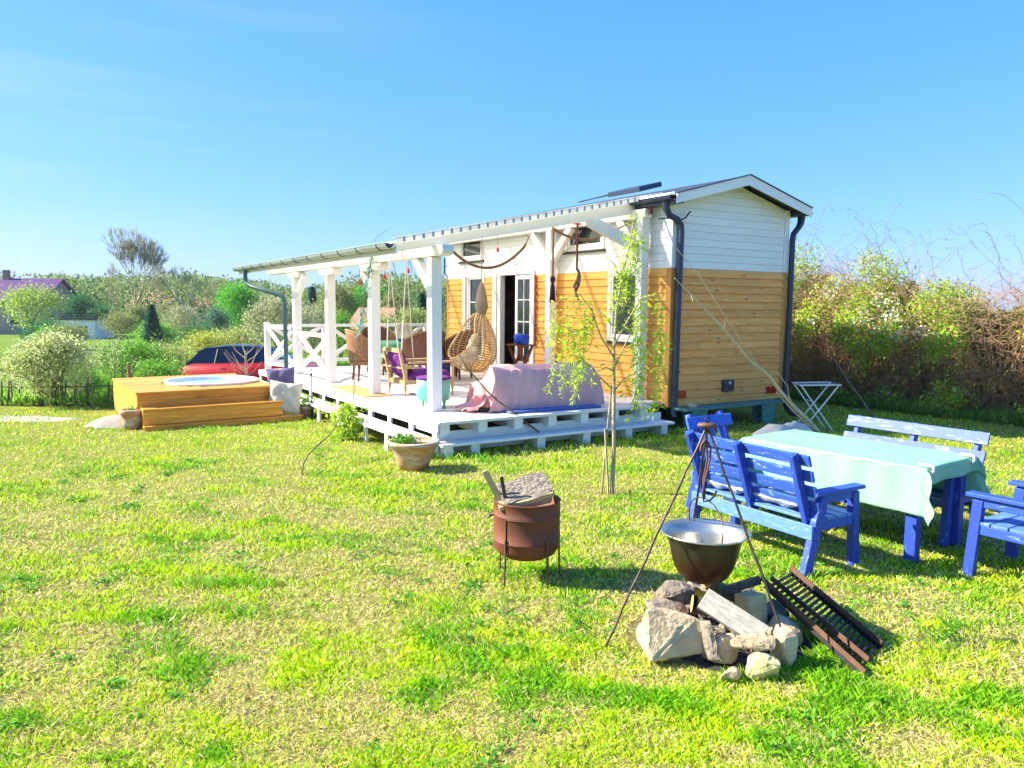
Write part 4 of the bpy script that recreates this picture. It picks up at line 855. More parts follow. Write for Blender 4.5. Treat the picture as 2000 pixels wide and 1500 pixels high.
for i,(u,v_,z,lb) in enumerate(lan):
    L_='small red hanging light, '+lb
    if pr is None:
        t=thing('red_lantern',L_,'lantern',(u,v_,z),frame='S',group='small red lanterns hanging under the roof'); dec(t,'cord','black',[(0,0,.08),(0,0,.42)],.004); m_=MB(); m_.lathe([(0,-.04),(.024,-.036),(.028,.02),(.015,.032),(.015,.055),(0,.055)],12); m_.build('shade','red',t); pr=t
    else: dup(pr,S(u,v_,z),TH,L_)
# ================================================================== CAR
car=thing('parked_car','red hatchback with dark windows parked behind the hot tub, seen from the rear quarter','car',(-9.9,22.6,T(-7.5,22.6)-.0),R(6))
prof=[(0.06,.34),(0.0,.55),(.04,.78),(.16,.92),(.42,1.00),(2.75,1.02),(3.45,.94),(3.95,.84),(4.18,.68),(4.24,.45),(4.16,.26),(.14,.26)]
def loft(prof,ys,ins):      # loft profile across y with inset factors
    mb=MB(); n=len(prof); cx_=sum(p[0] for p in prof)/n; cz_=sum(p[1] for p in prof)/n; vs=[]
    for y,k in zip(ys,ins): vs+=[(cx_+(x-cx_)*k,y,cz_+(z-cz_)*(.5+.5*k)) for x,z in prof]
    fs=[(j*n+i,j*n+(i+1)%n,(j+1)*n+(i+1)%n,(j+1)*n+i) for j in range(len(ys)-1) for i in range(n)]
    fs+=[tuple(range(n)),tuple(range((len(ys)-1)*n,len(ys)*n))[::-1]]; mb.add(vs,fs,.5,True); return mb
ys=[0,.06,.2,.5,.9,1.3,1.6,1.74,1.8]; ins=[.955,.985,.998,1,1,1,.998,.985,.955]
loft(prof,ys,ins).build('body','carred',car)
ghp=[(.20,.95),(.52,1.30),(.72,1.42),(1.35,1.485),(2.1,1.47),(2.65,1.36),(3.35,.98)]
def gh(k,y0): return [(x if z<1 else x,y0+ (z-.95)*.42*k,z) for x,z in ghp]
g_=MB(); n=len(ghp); a_=gh(1,.07); b_=[(x,1.80-y,z) for x,y,z in a_]; g_.add(a_+b_,[tuple(range(n)),tuple(range(2*n-1,n-1,-1))],.5); g_.build('side_glass','carglass',car)
g_=MB(); g_.add(a_+b_,[(i,i+1,n+i+1,n+i) for i in (0,5)],.5); g_.build('windscreen','carglass2',car)
g_=MB(); up=lambda p:(p[0],p[1],p[2]+.012); A2=[up(p) for p in a_[1:6]]; B2=[up(p) for p in b_[1:6]]; g_.add(A2+B2,[(i,i+1,5+i+1,5+i) for i in range(4)],.5,True); g_.build('roof_panel',flatmat('dark_car_roof',(.03,.05,.09),.15),car,solid=.03)
g_=MB(); g_.add([(.46,.30,1.36),(.72,.28,1.44),(.72,1.52,1.44),(.46,1.50,1.36),(.46,.30,1.33),(.72,.28,1.41),(.72,1.52,1.41),(.46,1.50,1.33)],[(0,1,2,3),(4,7,6,5),(0,4,5,1),(2,6,7,3),(0,3,7,4),(1,5,6,2)],.5); g_.build('spoiler','black',car,bevel=.01)
g_=MB(); g_.bar((.45,.045,.995),(3.2,.045,.995),.012,.018); g_.build('chrome_strip','steel',car)
for x0,x1 in ((1.95,1.99),(1.05,1.12)): g_=MB(); g_.bar((x0,.09,1.0),(x1,.24,1.42),.03,.05); g_.build('window_pillar','black',car)
g_=MB(); g_.tube([(1.05,.012,.40),(1.02,.004,.70),(1.08,.03,.98)],.006,4); g_.tube([(2.0,.0,.36),(1.99,.0,.70),(1.97,.03,.98)],.006,4); g_.tube([(3.05,.0,.40),(3.08,.004,.95)],.006,4); g_.build('door_seam','black',car)
for x in (1.22,2.15): g_=MB(); g_.box(x,x+.18,-.022,.012,.83,.86); g_.build('door_handle','carred',car,bevel=.008)
g_=MB(); g_.box(.30,3.9,-.012,.03,.27,.36); g_.build('sill_trim','black',car,bevel=.01)
for y in (.10,1.70):
    g_=MB(); g_.box(-.005,.30,y-.09,y+.09,.70,.86); g_.build('tail_lamp','redtail',car,bevel=.03)
    g_=MB(); g_.box(.04,.20,y-.093,y+.093,.76,.80); g_.build('reversing_lamp','steel_white',car)
g_=MB(); g_.box(-.035,.3,.1,1.7,.30,.50); g_.build('bumper','carred',car,bevel=.05)
for x,y in ((.82,.05),(3.40,.05),(.82,1.75),(3.40,1.75)):
    g_=MB(); g_.lathe([(.20,-.10),(.31,-.10),(.325,-.08),(.325,.08),(.31,.10),(.20,.10)],28); g_.xform(Matrix.Translation((x,y,.325))@Matrix.Rotation(math.pi/2,4,'X')); w_=g_.build('wheel','black',car)
    g_=MB(); g_.lathe([(0,-.09),(.19,-.095),(.205,-.08),(.205,.08),(.19,.095),(0,.09)],20); g_.xform(Matrix.Translation((x,y,.325))@Matrix.Rotation(math.pi/2,4,'X')); g_.build('rim','steel',w_)
# ================================================================== BLUE GARDEN SET
def bench(name,label,cat,loc,rot,W,slats=4,mid=True,m1='bluex',ms='blue_seat',vert=False,uprights=None,group=None,hb=.92):
    t_=thing(name,label,cat,loc,rot,group,'S')      # local: x width, y forward (front), z up
    def P(nm,fn,m_,bev=.005): b_=MB(); fn(b_); return b_.build(nm,m_,t_,bevel=bev)
    for sx in (0,1):
        x=.035 if sx==0 else W-.035
        P('leg',lambda b_:b_.bar((x,.50,0),(x,.46,.585),.06,.075,up=(0,1,0)),'bluez')
        P('leg',lambda b_:b_.bar((x,-.06,0),(x,.10,.585),.055,.085,up=(0,1,0)),'bluez')
        P('armrest',lambda b_:b_.box(x-.05,x+.05,-.02,.54,.605,.635),'bluey')
        P('arm_rail',lambda b_:b_.box(x-.02,x+.02,.06,.49,.535,.604),'bluey')
        P('side_rail',lambda b_:b_.box(x-.02,x+.02,-.0,.47,.33,.40),'bluey')
    P('front_rail',lambda b_:b_.box(.06,W-.06,.46,.485,.31,.40),ms)
    P('rear_rail',lambda b_:b_.box(.01,W-.01,-.035,-.012,.27,.38),ms)
    for i in range(4): P('seat_slat',lambda b_:b_.box(.01,W-.01,.005+i*.122,.115+i*.122,.402,.425),ms,.003)
    lean=lambda z:.055-(z-.30)*.36
    ups=[.10,W-.10]+([W/2] if mid else [])
    for x in ups: P('back_upright',lambda b_:b_.bar((x,lean(.28),.28),(x,lean(hb),hb),.045,.07,up=(0,1,0)),'bluez')
    if vert:
        P('top_rail',lambda b_:b_.bar((.02,lean(.86)+.045,.86),(W-.02,lean(.86)+.045,.86),.10,.03,up=(0,1,0)) if 0 else b_.bar((.0,lean(.84)+.045,.845),(W-.0,lean(.84)+.045,.845),.03,.12,up=(0,-.34,1)),m1)
        P('lower_rail',lambda b_:b_.bar((.0,lean(.5)+.045,.50),(W-.0,lean(.5)+.045,.50),.03,.08,up=(0,-.34,1)),m1)
        for i in range(3): x=W*(.28+.22*i); P('back_slat',lambda b_:b_.bar((x,lean(.5)+.045,.52),(x,lean(.82)+.045,.80),.075,.02,up=(0,1,0)),'bluez',.003)
    else:
        for i in range(slats):
            z=hb-.045-i*(.121 if slats>2 else .16); f_=.05
            segs=[(.0,W)] if not (mid and slats>2) else [(.0,W/2-.012),(W/2+.012,W)]
            for a_,b2 in segs: P('back_slat',lambda b_:b_.bar((a_,lean(z)+f_,z),(b2,lean(z)+f_,z),.024,.085 if slats>2 else .11,up=(0,-.34,1)),m1,.003)
    return t_
# two-seat bench, its slatted back towards the fire; faces +u
b1=bench('garden_bench','peeling blue two seat bench with four slat back, turned towards the table beside the kettle','bench',(.44,-4.12,0),R(-90)+R(-1.5),1.28)
for i,(x,cl_) in enumerate(((.33,0),(.86,1))):
    c_=cushion_mesh(.46,.44,.10,seed=10+i,wr=.03); c_.xform(Matrix.Rotation(math.pi/2,4,'X')); o=c_.build('seat_pad','floral'); p_=b1.matrix_world if 0 else None
    bm_=Matrix.Translation(S(.44,-4.12,0))@Matrix.Rotation(TH+R(-91.5),4,'Z'); o.matrix_world=bm_@Matrix.Translation((x,.22,.49)); tag(o,'grey and white floral seat pad on the blue bench, '+('far left one' if i==0 else 'the one nearest the armrest'),'seat pad','floral pads on the blue benches')
bench('garden_bench','long pale worn blue bench with two back rails on the far side of the table','bench',(2.50,-5.50,0),R(90)+R(2),1.34,slats=2,mid=True,m1='blue_pale',ms='blue_pale',hb=.90)
bench('garden_armchair','deep blue armchair with upright slats at the far head of the table','armchair',(1.62,-3.55,0),R(180)+R(4),.66,vert=True,mid=False)
bench('garden_armchair','blue armchair with broad armrests cut by the right edge of the photo','armchair',(1.42,-6.48,0),R(2),.74,mid=False,m1='blue_pale',ms='blue_seat')
# table and cloth
TR=R(5); tb=thing('garden_table','blue legged garden table under a mint cloth','table',(1.68,-4.80,0),TR,frame='S')   # local x short, y long
hx,hy,tz=.43,.84,.765
b_=MB(); 
for i in range(6): b_.box(-hx+i*.144,-hx+i*.144+.138,-hy,hy,tz-.03,tz)
b_.build('tabletop','bluey',tb)
for sx in (-1,1):
    for sy in (-1,1): b_=MB(); b_.box(sx*(hx-.06)-.045,sx*(hx-.06)+.045,sy*(hy-.10)-.045,sy*(hy-.10)+.045,0,tz-.031); b_.build('leg','bluez',tb,bevel=.006)
b_=MB(); b_.box(-hx+.04,-hx+.065,-hy+.12,hy-.12,tz-.13,tz-.031); b_.box(hx-.065,hx-.04,-hy+.12,hy-.12,tz-.13,tz-.031); b_.build('apron','bluey',tb)
c_=MB(); EX=.37; EYn,EYf=.13,.20
def cloth(s,t):
    x=-hx-EX+(2*hx+2*EX)*s; y=-hy-EYn+(2*hy+EYn+EYf)*t
    dx=max(0,abs(x)-hx); dy=max(0,abs(y)-hy); sx=1 if x>0 else -1; sy=1 if y>0 else -1
    if dx==0 and dy==0: return (x,y,tz+.004+.003*math.sin(x*9+y*5)*math.sin(y*7))
    if dx>0 and dy==0:
        fold=.009*math.sin(y*6.5+1)*(dx/EX)+.006*math.sin(y*21); return (sx*(hx+.008+fold*(1 if dx>.02 else 0)+.06*dx),y,tz+.004-dx)
    if dy>0 and dx==0: return (x,sy*(hy+.008+.05*dy+.02*math.sin(x*13)*(dy/.2)),tz+.004-dy)
    out=min(dx,dy)*.5+.06*dx; drop=max(dx,dy)+.45*min(dx,dy)
    return (sx*(hx+.008+out*.8), sy*(hy+.008+out*1.0+.02*math.sin(dx*30)), tz+.004-drop)
c_.grid(cloth,110,120); o=c_.build('tablecloth','cloth_mint',solid=.002); o.location=S(1.68,-4.80,0); o.rotation_euler=(0,0,TH+TR); tag(o,'mint green oilcloth hanging over the garden table','tablecloth')
TM=Matrix.Translation(S(1.68,-4.80,0))@Matrix.Rotation(TH+TR,4,'Z')
for i,(x,lb) in enumerate(((-hx+.05,'nearer the blue bench'),(hx-.10,'nearer the long pale bench'))):
    b_=MB(); b_.tube([(0,.08,.014),(0,0,.016),(0,-.03,.010),(0,-.035,-.02),(0,-.015,-.045)],.012,8); b_.xform(Matrix.Diagonal((1.6,1,1,1))); o=b_.build('cloth_clip','clip'); o.matrix_world=TM@Matrix.Translation((x,-hy-.0,tz+.003)); tag(o,'white plastic clip on the table end, the one '+lb,'clip','white clips on the mint cloth')
# ================================================================== TRIPOD AND KETTLE
AP=(1.155,4.48,1.30)
tp=thing('cooking_tripod','rough iron tripod standing over the stone fire pit','tripod',(1.15,4.45,0)); to=(1.15,4.45,0)
for f_ in ((.53,4.27,-.02),(1.59,4.03,-.02),(1.20,5.15,-.02)):
    pts=[Vector(AP).lerp(Vector(f_),i/10)+Vector((.004*math.sin(i*2.3),.004*math.cos(i*1.7),0))-Vector((0,0,.01)) for i in range(11)]; b_=MB(); b_.tube(pts,.0075,8); b_.build('leg','iron',tp,to)
b_=MB(); b_.lathe([(0,-.018),(.03,-.02),(.045,-.008),(.04,.004),(.0,.008)],16,AP,sx=1.35,sy=.9); b_.build('top_plate','rust2',tp,to)
b_=MB(); b_.tube([(AP[0]+.014*math.cos(a*.6),AP[1],AP[2]+.025+.014*math.sin(a*.6)) for a in range(11)],.004,6); b_.build('top_ring','black',tp,to)
hk=thing('chain_hook','twisted rusty double hook hanging from the tripod','hook',(AP[0],AP[1],AP[2]-.02))
b_=MB(); b_.tube([(0,0,0),(0,0,-.07),(-.03,0,-.10),(-.035,0,-.14)],.006,7); b_.tube([(-.035,0,-.14),(-.02,0,-.095),(.01,0,-.09),(.025,0,-.13),(.022,0,-.2),(.0,0,-.30),(-.015,0,-.40),(-.005,0,-.45),(.03,0,-.44),(.06,0,-.41),(.068,0,-.38)],.006,8); b_.tube([(0,0,-.07),(.01,.01,-.2),(-.01,.01,-.32),(.0,.0,-.43)],.006,7); b_.build('hook','rust2',hk)
KC=(1.175,4.53,.315); KR=.268
kt=thing('cooking_kettle','wide steel kettle with sooty outside hanging over the fire pit','kettle',KC)
o_prof=[(0,.01),(.07,.013),(.115,.028),(.15,.058),(.178,.11),(.199,.18),(.212,.25),(.228,.295),(KR,.318)]
b_=MB(); b_.lathe(o_prof,56); b_.build('bowl_outside','soot',kt)
b_=MB(); b_.lathe([(KR,.318),(KR+.004,.324),(KR-.002,.328),(.222,.303),(.206,.25),(.193,.18),(.172,.112),(.145,.066),(.11,.038),(.07,.022),(0,.019)],56); b_.build('bowl_inside','steel',kt)
b_=MB(); b_.tube([(KR*.86*math.cos(math.pi*i/18)*.98-.0,-.12+.24*(i/18),.30+.22*math.sin(math.pi*i/18)**.8) for i in range(19)],.0045,6); b_.tube([(-KR*.84,.12,.30),(-KR*.86,.12,.28)],.008,6); b_.xform(Matrix.Rotation(R(-55),4,'Z')); b_.build('bail_handle','iron',kt)
# ================================================================== FIRE PIT STONES
def stone(label,c,d,rot,mt='stone',seed=1,n=22,name='fire_pit_stone',jit=.30,group='stones round the fire pit',boxy=.7):
    q=random.Random(seed); bm=bmesh.new()
    for i in range(n):
        v=Vector((q.gauss(0,1),q.gauss(0,1),q.gauss(0,1))).normalized(); m_=max(abs(v.x),abs(v.y),abs(v.z)); v=v*((1-boxy)+boxy/m_)*(1-jit*q.random())*.93; bm.verts.new((v.x*d[0]/2,v.y*d[1]/2,v.z*d[2]/2))
    bmesh.ops.convex_hull(bm,input=bm.verts); bmesh.ops.delete(bm,geom=[v for v in bm.verts if not v.link_faces],context='VERTS')
    bmesh.ops.bevel(bm,geom=bm.edges[:],offset=min(d)*.05,segments=1,affect='EDGES'); bmesh.ops.triangulate(bm,faces=bm.faces[:]); bmesh.ops.subdivide_edges(bm,edges=bm.edges[:],cuts=2,use_grid_fill=True)
    from mathutils import noise as mn
    o3=Vector((seed*3.1,seed*7.7,0))
    for v in bm.verts: v.co+= v.normal*(mn.fractal(v.co*9+o3,1,2,4)*.012+mn.fractal(v.co*30+o3,1,2,3)*.004)
    me=bpy.data.meshes.new(name); bm.to_mesh(me); bm.free(); at=me.attributes.new('rnd','FLOAT','FACE'); at.data.foreach_set('value',[q.random()]*len(me.polygons)); me.materials.append(MT[mt])
    o=bpy.data.objects.new(name,me); col.objects.link(o); o.location=c; o.rotation_euler=tuple(R(a) for a in rot); return tag(o,label,'stone',group)
stone('largest pale flat slab leaning at the left front of the fire pit',(.92,4.15,.15),(.46,.15,.36),(-30,3,6),seed=3,jit=.14,n=16,boxy=.95)
stone('cracked grey edge stone right of the largest slab',(1.11,4.13,.13),(.12,.22,.27),(-14,-10,8),'stone_grey',seed=4,n=22)
stone('small sandy block at the far left of the ring',(.80,4.36,.07),(.12,.16,.15),(0,0,20),seed=6)
stone('thin flat grey-green slab behind the largest stone',(.97,4.60,.13),(.34,.26,.09),(6,8,10),'stone_grey',seed=7)
stone('rounded purple-grey boulder at the back left of the ring',(1.08,4.88,.10),(.28,.24,.20),(5,0,30),'stone_grey',seed=8,n=40,jit=.1)
stone('flat brown stone at the very back under the kettle',(1.28,5.08,.07),(.26,.22,.13),(0,5,50),seed=9)
stone('low stone at the back right of the ring',(1.58,5.0,.06),(.26,.2,.13),(0,0,10),'stone_grey',seed=10)
stone('upright brown stone in the front middle of the ring',(1.20,4.12,.10),(.18,.15,.22),(-12,4,20),seed=12)
stone('small pale triangular stone lying in front',(1.18,3.90,.045),(.17,.14,.10),(-28,0,35),seed=13,n=12)
stone('yellowish speckled granite stone at the right front',(1.36,3.94,.075),(.22,.16,.16),(-8,6,-12),'stone_moss',seed=14)
stone('thick flat slab resting on the granite stone',(1.32,4.02,.18),(.31,.17,.07),(4,-4,-6),seed=15,n=26)
stone('tall wedge shaped stone at the right front edge',(1.51,4.06,.14),(.16,.17,.32),(-6,14,12),seed=16)
stone('long stone under the rusty grate',(1.63,4.36,.08),(.26,.26,.18),(0,14,-25),seed=17)
stone('dark stone at the right back of the fire',(1.66,4.66,.08),(.2,.24,.18),(0,0,0),'stone_grey',seed=18)
bm_=MB(); qq=random.Random(9)
for i in range(70):
    a=qq.random()*6.28; r=.30*qq.random()**.6; x,y=1.30+r*math.cos(a),4.48+r*math.sin(a); k=.012+.022*qq.random(); j=len(bm_.v); bm_.box(-k*1.6,k*1.6,-k,k,-k*.8,k*.8); bm_.xform(Matrix.Translation((x,y,.03+.02*qq.random()))@Euler((qq.random()*3,qq.random()*3,qq.random()*3)).to_matrix().to_4x4(),j)
tag(bm_.build('charcoal','char'),'broken charcoal lying in the ashes between the fire stones',None,kind='stuff')
# logs
def wlog(label,p,q_,r,seed,mt='bark_moss'):
    t_=thing('firewood_log',label,'log',p); d=Vector(q_)-Vector(p); b_=MB(); qq=random.Random(seed)
    b_.tube([d*(i/6)+Vector((qq.gauss(0,.004),qq.gauss(0,.004),qq.gauss(0,.004))) for i in range(7)],[r*(1+.08*qq.gauss(0,1)) for _ in range(7)],14,cap=False); b_.build('bark',mt,t_)
    dn=d.normalized(); M_=dn.to_track_quat('Z','Y').to_matrix().to_4x4()
    for z_ in (-.002,d.length+.002): e=MB(); e.lathe([(0,z_),(r*.98,z_)],14); e.xform(M_); e.build('cut_end','cutwood',t_)
    return t_
wlog('mossy log with orange sawn end under the kettle',(1.22,4.62,.29),(1.46,4.80,.12),.045,1)
wlog('short mossy log with an oval orange cut at the left of the fire hollow',(1.12,4.56,.17),(1.40,4.52,.13),.055,2)
b_=MB(); b_.box(-.075,.075,-.06,.06,-.11,.11); o=b_.build('firewood_block','board',bevel=.006); o.location=(1.455,4.47,.155); o.rotation_euler=(R(-8),R(3),R(28)); tag(o,'squared pale timber block standing in the fire pit','firewood')
b_=MB(); b_.box(-.19,.19,-.065,.065,-.018,.018); o=b_.build('firewood_plank','plank_grey',bevel=.004); o.location=(1.265,4.20,.235); o.rotation_euler=(R(48),R(24),R(-30)); tag(o,'whitish split plank lying across the fire pit front','firewood')
# ================================================================== RUSTY GRATE
GA=Vector((1.60,4.66,.25)); GB=Vector((1.90,3.97,.02)); GC=Vector((1.86,4.95,.24)); GD=Vector((2.16,4.28,.02))   # A,C upper; B,D lower
gr=thing('fire_grate','rusty iron grate leaning on the fire pit stones','grate',GB)
lerp=lambda a_,b2,k:a_+(b2-a_)*k
nrm=(GB-GA).cross(GC-GA).normalized(); nrm=-nrm if nrm.z<0 else nrm
for i in range(20):
    k=.03+i*.049; b_=MB(); b_.bar(lerp(GA,GB,k),lerp(GC,GD,k),.012,.022,up=nrm); b_.build('crossbar','black',gr,GB)
for k,m_ in ((0,'black'),(1,'black')):
    b_=MB(); b_.bar(lerp(GA,GC,k),lerp(GB,GD,k),.018,.03,up=nrm); b_.build('frame_bar',m_,gr,GB)
for k,k2,ex in ((-.02,.0,.03),(.22,.34,.0),(1.0,1.0,.0)):
    b_=MB(); a0=lerp(GA,GC,k)+nrm*.026; b0=lerp(GB,GD,k2)+nrm*.026; b_.bar(a0,b0,.045,.006,up=nrm,ext=ex); sd_=(b0-a0).normalized().cross(nrm)*.022; b_.bar(a0+sd_+nrm*.012,b0+sd_+nrm*.012,.006,.03,up=nrm,ext=ex); b_.build('angle_iron','rust2',gr,GB)
b_=MB(); b_.bar(GA+Vector((-.02,.05,.02)),GA+Vector((-.30,-.02,-.04)),.03,.05); o=b_.build('firewood_stick','bark',None,GA); o.location=GA; tag(o,'dark charred stick poking out beside the upper end of the grate','firewood')
# ================================================================== BARREL BRAZIER
BC=(.115,5.46,0)
br=thing('barrel_brazier','rusty red drum brazier on thin legs filled with firewood','brazier',BC)
rb=.242
prof_=[(0,.155),(.08,.158),(.16,.175),(.21,.205),(rb,.25),(rb,.30),(rb+.002,.302),(rb+.002,.308),(rb,.31),(rb,.485),(rb+.003,.49),(rb+.003,.497),(rb,.50),(rb,.585),(rb+.006,.59),(rb-.004,.594),(rb-.012,.58),(rb-.012,.40),(0,.40)]
b_=MB(); b_.lathe(prof_,56); b_.build('drum','rust',br)
for a in (-128,-55,15,140): b_=MB(); x,y=(rb+.008)*math.cos(R(a)),(rb+.008)*math.sin(R(a)); b_.tube([(x,y,.34),(x,y,.2),(x*1.03,y*1.03,-.02)],.0075,7); b_.build('leg','rust2',br)
b_=MB(); 
a0,a1=R(-128),R(-62)
def on(a,z,k=.004): return ((rb+k)*math.cos(a),(rb+k)*math.sin(a),z)
b_.tube([on(a0,.31),on(a0,.485)],.004,5); b_.tube([on(a0+(a1-a0)*i/8,.487) for i in range(9)],.004,5); b_.tube([on(a0+(a1-a0)*i/8,.308) for i in range(9)],.003,5); b_.build('hatch_seam','rust2',br)
b_=MB(); b_.tube([(-rb-.0,.0,.47),(-rb-.03,-.01,.47),(-rb-.03,-.01,.45)],.009,6); b_.build('knob','black',br)
def plank(name,label,c,d,rot,mt,seed=1,rough=.0):
    q=random.Random(seed); b_=MB(); x,y,z=d[0]/2,d[1]/2,d[2]/2
    def f(s,t): 
        return (x*(2*s-1),y*(2*t-1)*(1+.10*math.sin(s*9+seed)),z+rough*(q.random()-.5))
    b_.grid(f,22,10,smooth=False); b_.grid(lambda s,t:(x*(2*s-1),y*(2*t-1)*(1+.10*math.sin(s*9+seed)),-z),22,10,smooth=False)
    for sg in (-1,1): b_.grid(lambda s,t:(x*(2*s-1),sg*y*(1+.10*math.sin(s*9+seed)),-z+2*z*t),22,1,smooth=False)
    for sg in (0,1): b_.grid(lambda s,t:(x*(2*sg-1),y*(2*s-1)*(1+.10*math.sin(sg*9+seed)),-z+2*z*t),10,1,smooth=False)
    o=b_.build(name,mt); o.location=c; o.rotation_euler=tuple(R(a) for a in rot); return tag(o,label,'firewood')
plank('charred_board','charred cracked board lying on top of the barrel brazier',(BC[0]-.015,BC[1]-.02,.665),(.37,.26,.035),(22,-13,12),'char',2,.006)
plank('firewood_plank','pale splintered board under the charred board in the brazier',(BC[0]-.02,BC[1]-.06,.615),(.40,.20,.03),(6,-14,8),'board',3,.004)
b_=MB(); b_.bar((0,0,-.12),(-.155,-.02,.19),.045,.018,up=(0,1,0)); o=b_.build('firewood_stick','board',bevel=.002); o.location=(BC[0]-.15,BC[1]-.05,.62); tag(o,'long pale flat stick standing up at the left of the brazier','firewood')
b_=MB(); b_.bar((0,0,-.12),(-.05,-.02,.17),.026,.018,up=(0,1,0)); o=b_.build('firewood_stick','iron',bevel=.002); o.location=(BC[0]-.135,BC[1]-.10,.61); tag(o,'short dark stick standing up in the brazier','firewood')
wlog('bark covered log end at the right rim of the brazier',(BC[0]+.155,BC[1]-.06,.615),(BC[0]-.05,BC[1]+.10,.57),.042,5,'bark')
plank('firewood_plank','brown split billet below the charred board',(BC[0]+.02,BC[1]-.10,.585),(.30,.06,.05),(0,-12,14),'board',7,.004)
# ================================================================== DRYING RACK, TEAL BENCH, TARP, POLES
dr=thing('drying_rack','folding white metal rack standing open behind the house corner','drying rack',(4.95,12.42,0),R(-3))
b_=MB()
for y in (-.20,.20):
    for e1,e2 in (((-.30,y,.74),(.24,y,0)),((.30,y,.76),(-.26,y,0))): b_=MB(); b_.tube([e1,e2],.012,7); b_.build('leg','steel_white',dr)
b_=MB(); b_.tube([(-.32,-.22,.745),(.32,-.22,.76),(.32,.22,.76),(-.32,.22,.745),(-.32,-.22,.745)],.012,7)
for i in range(9): x=-.27+i*.067; b_.tube([(x,-.22,.75),(x,.22,.75)],.004,5)
b_.tube([(-.10,-.20,.475),(-.10,.20,.475)],.007,6); b_.tube([(-.19,-.20,.10),(-.19,.20,.10)],.007,6); b_.build('top_frame','steel_white',dr)
tbn=thing('teal_bench','low bench with peeling teal paint along the gable wall','bench',(4.22,-.18,0),R(0),frame='S')
b_=MB(); b_.box(0,2.35,0,.13,.335,.375); b_.box(0,2.35,.14,.27,.336,.374); b_.build('seat','tealpaint',tbn,bevel=.006)
for x in (.22,1.86): b_=MB(); b_.poly_prism([(0,0),(.26,0),(.30,.334),(-.04,.334)] if x<1 else [(.0,0),(.26,0),(.30,.334),(-.04,.334)],.02,.06); b_.poly_prism([(0,0),(.26,0),(.30,.334),(-.04,.334)],.21,.25); b_.xform(Matrix.Translation((x,0,0))); b_.build('leg','tealpaint',tbn,bevel=.005)
stone('whitish round pebble lying on the left end of the teal bench',tuple(S(4.48,-.05,.41)),(.18,.13,.09),(0,0,10),'stone',30,30,'pebble',.1,None)
c_=MB()
def tarp(s,t):
    x,y=s*2-1,t*2-1; e=max(0,1-(abs(x)**2.6+abs(y)**2.6)/1.1); f_=float(fbm(np.array([s*5+3.]),np.array([t*5.]),4)[0]); return (x*.46+.05*math.sin(t*9),y*.26,.02+e**.6*(.12+.26*f_*(.6+.4*x))+.03*math.sin(s*15+t*6)*e)
c_.grid(tarp,46,30); o=c_.build('tarp','sheet'); o.location=(4.15,11.55,0); o.rotation_euler=(0,0,R(8)); tag(o,'crumpled off-white tarp on the grass behind the table','tarp')
def branch(name,label,pts,rads,mt='bark_pale',side=(),cat='branch'):
    o0=Vector(pts[0]); b_=MB(); b_.tube(pts,rads,8)
    for sp,r_ in side: b_.tube(sp,[r_,r_*.7]+[r_*.4]*(len(sp)-2) if len(sp)>2 else [r_,r_*.4],6)
    o=b_.build(name,mt,None,o0); o.location=o0; return tag(o,label,cat)
MT['twig_pale']=mat('olive_grey_twigs',(.38,.35,.22),(.28,.25,.15),2,var=.1,bmp=0,rough=.9)
# ================================================================== VEGETATION
def segmesh(segs, n=4):
    A=np.array([s[0] for s in segs],float); B=np.array([s[1] for s in segs],float); ra=np.array([s[2] for s in segs]); rb_=np.array([s[3] for s in segs])
    d=B-A; d/=np.linalg.norm(d,axis=1)[:,None]+1e-9; ref=np.where(np.abs(d[:,2:3])>.9,np.array([[1.,0,0]]),np.array([[0,0,1.]])); u=np.cross(d,ref); u/=np.linalg.norm(u,axis=1)[:,None]; w_=np.cross(d,u)
    V=np.empty((len(segs),2,n,3))
    for j in range(n):
        a=2*np.pi*j/n; o=u*np.cos(a)+w_*np.sin(a); V[:,0,j]=A+o*ra[:,None]; V[:,1,j]=B+o*rb_[:,None]
    b=np.arange(len(segs))[:,None]*2*n; F=np.concatenate([b+np.array([j,(j+1)%n,n+(j+1)%n,n+j]) for j in range(n)])
    return V.reshape(-1,3),F
def grow(q,p,d,L,r,dep,maxd,segs,tips,spread,up,nch,k=3):
    for i in range(k):
        d2=d+np.array([q.gauss(0,.10),q.gauss(0,.10),q.gauss(0,.06)+up*.06]); d2/=np.linalg.norm(d2); p2=p+d2*L/k; r2=r*(.90 if dep<maxd else .7); segs.append((p,p2,r,r2)); p,d,r=p2,d2,r2
        if dep>=maxd-1: tips.append(p)
    if dep>=maxd: return
    nc=nch+(q.random()<.5); a0=q.random()*6.28
    for j in range(nc):
        a=a0+6.283*j/nc+q.gauss(0,.3); s=spread*(.7+.6*q.random()); o=np.array([math.cos(a),math.sin(a),0.]); o-=d*o.dot(d); o/=np.linalg.norm(o)+1e-9
        dd=d*math.cos(s)+o*math.sin(s); dd[2]+=up*.12; dd/=np.linalg.norm(dd); grow(q,p,dd,L*(.62+.22*q.random()),r*(.62 if nc>2 else .7),dep+1,maxd,segs,tips,spread,up,nch,k)
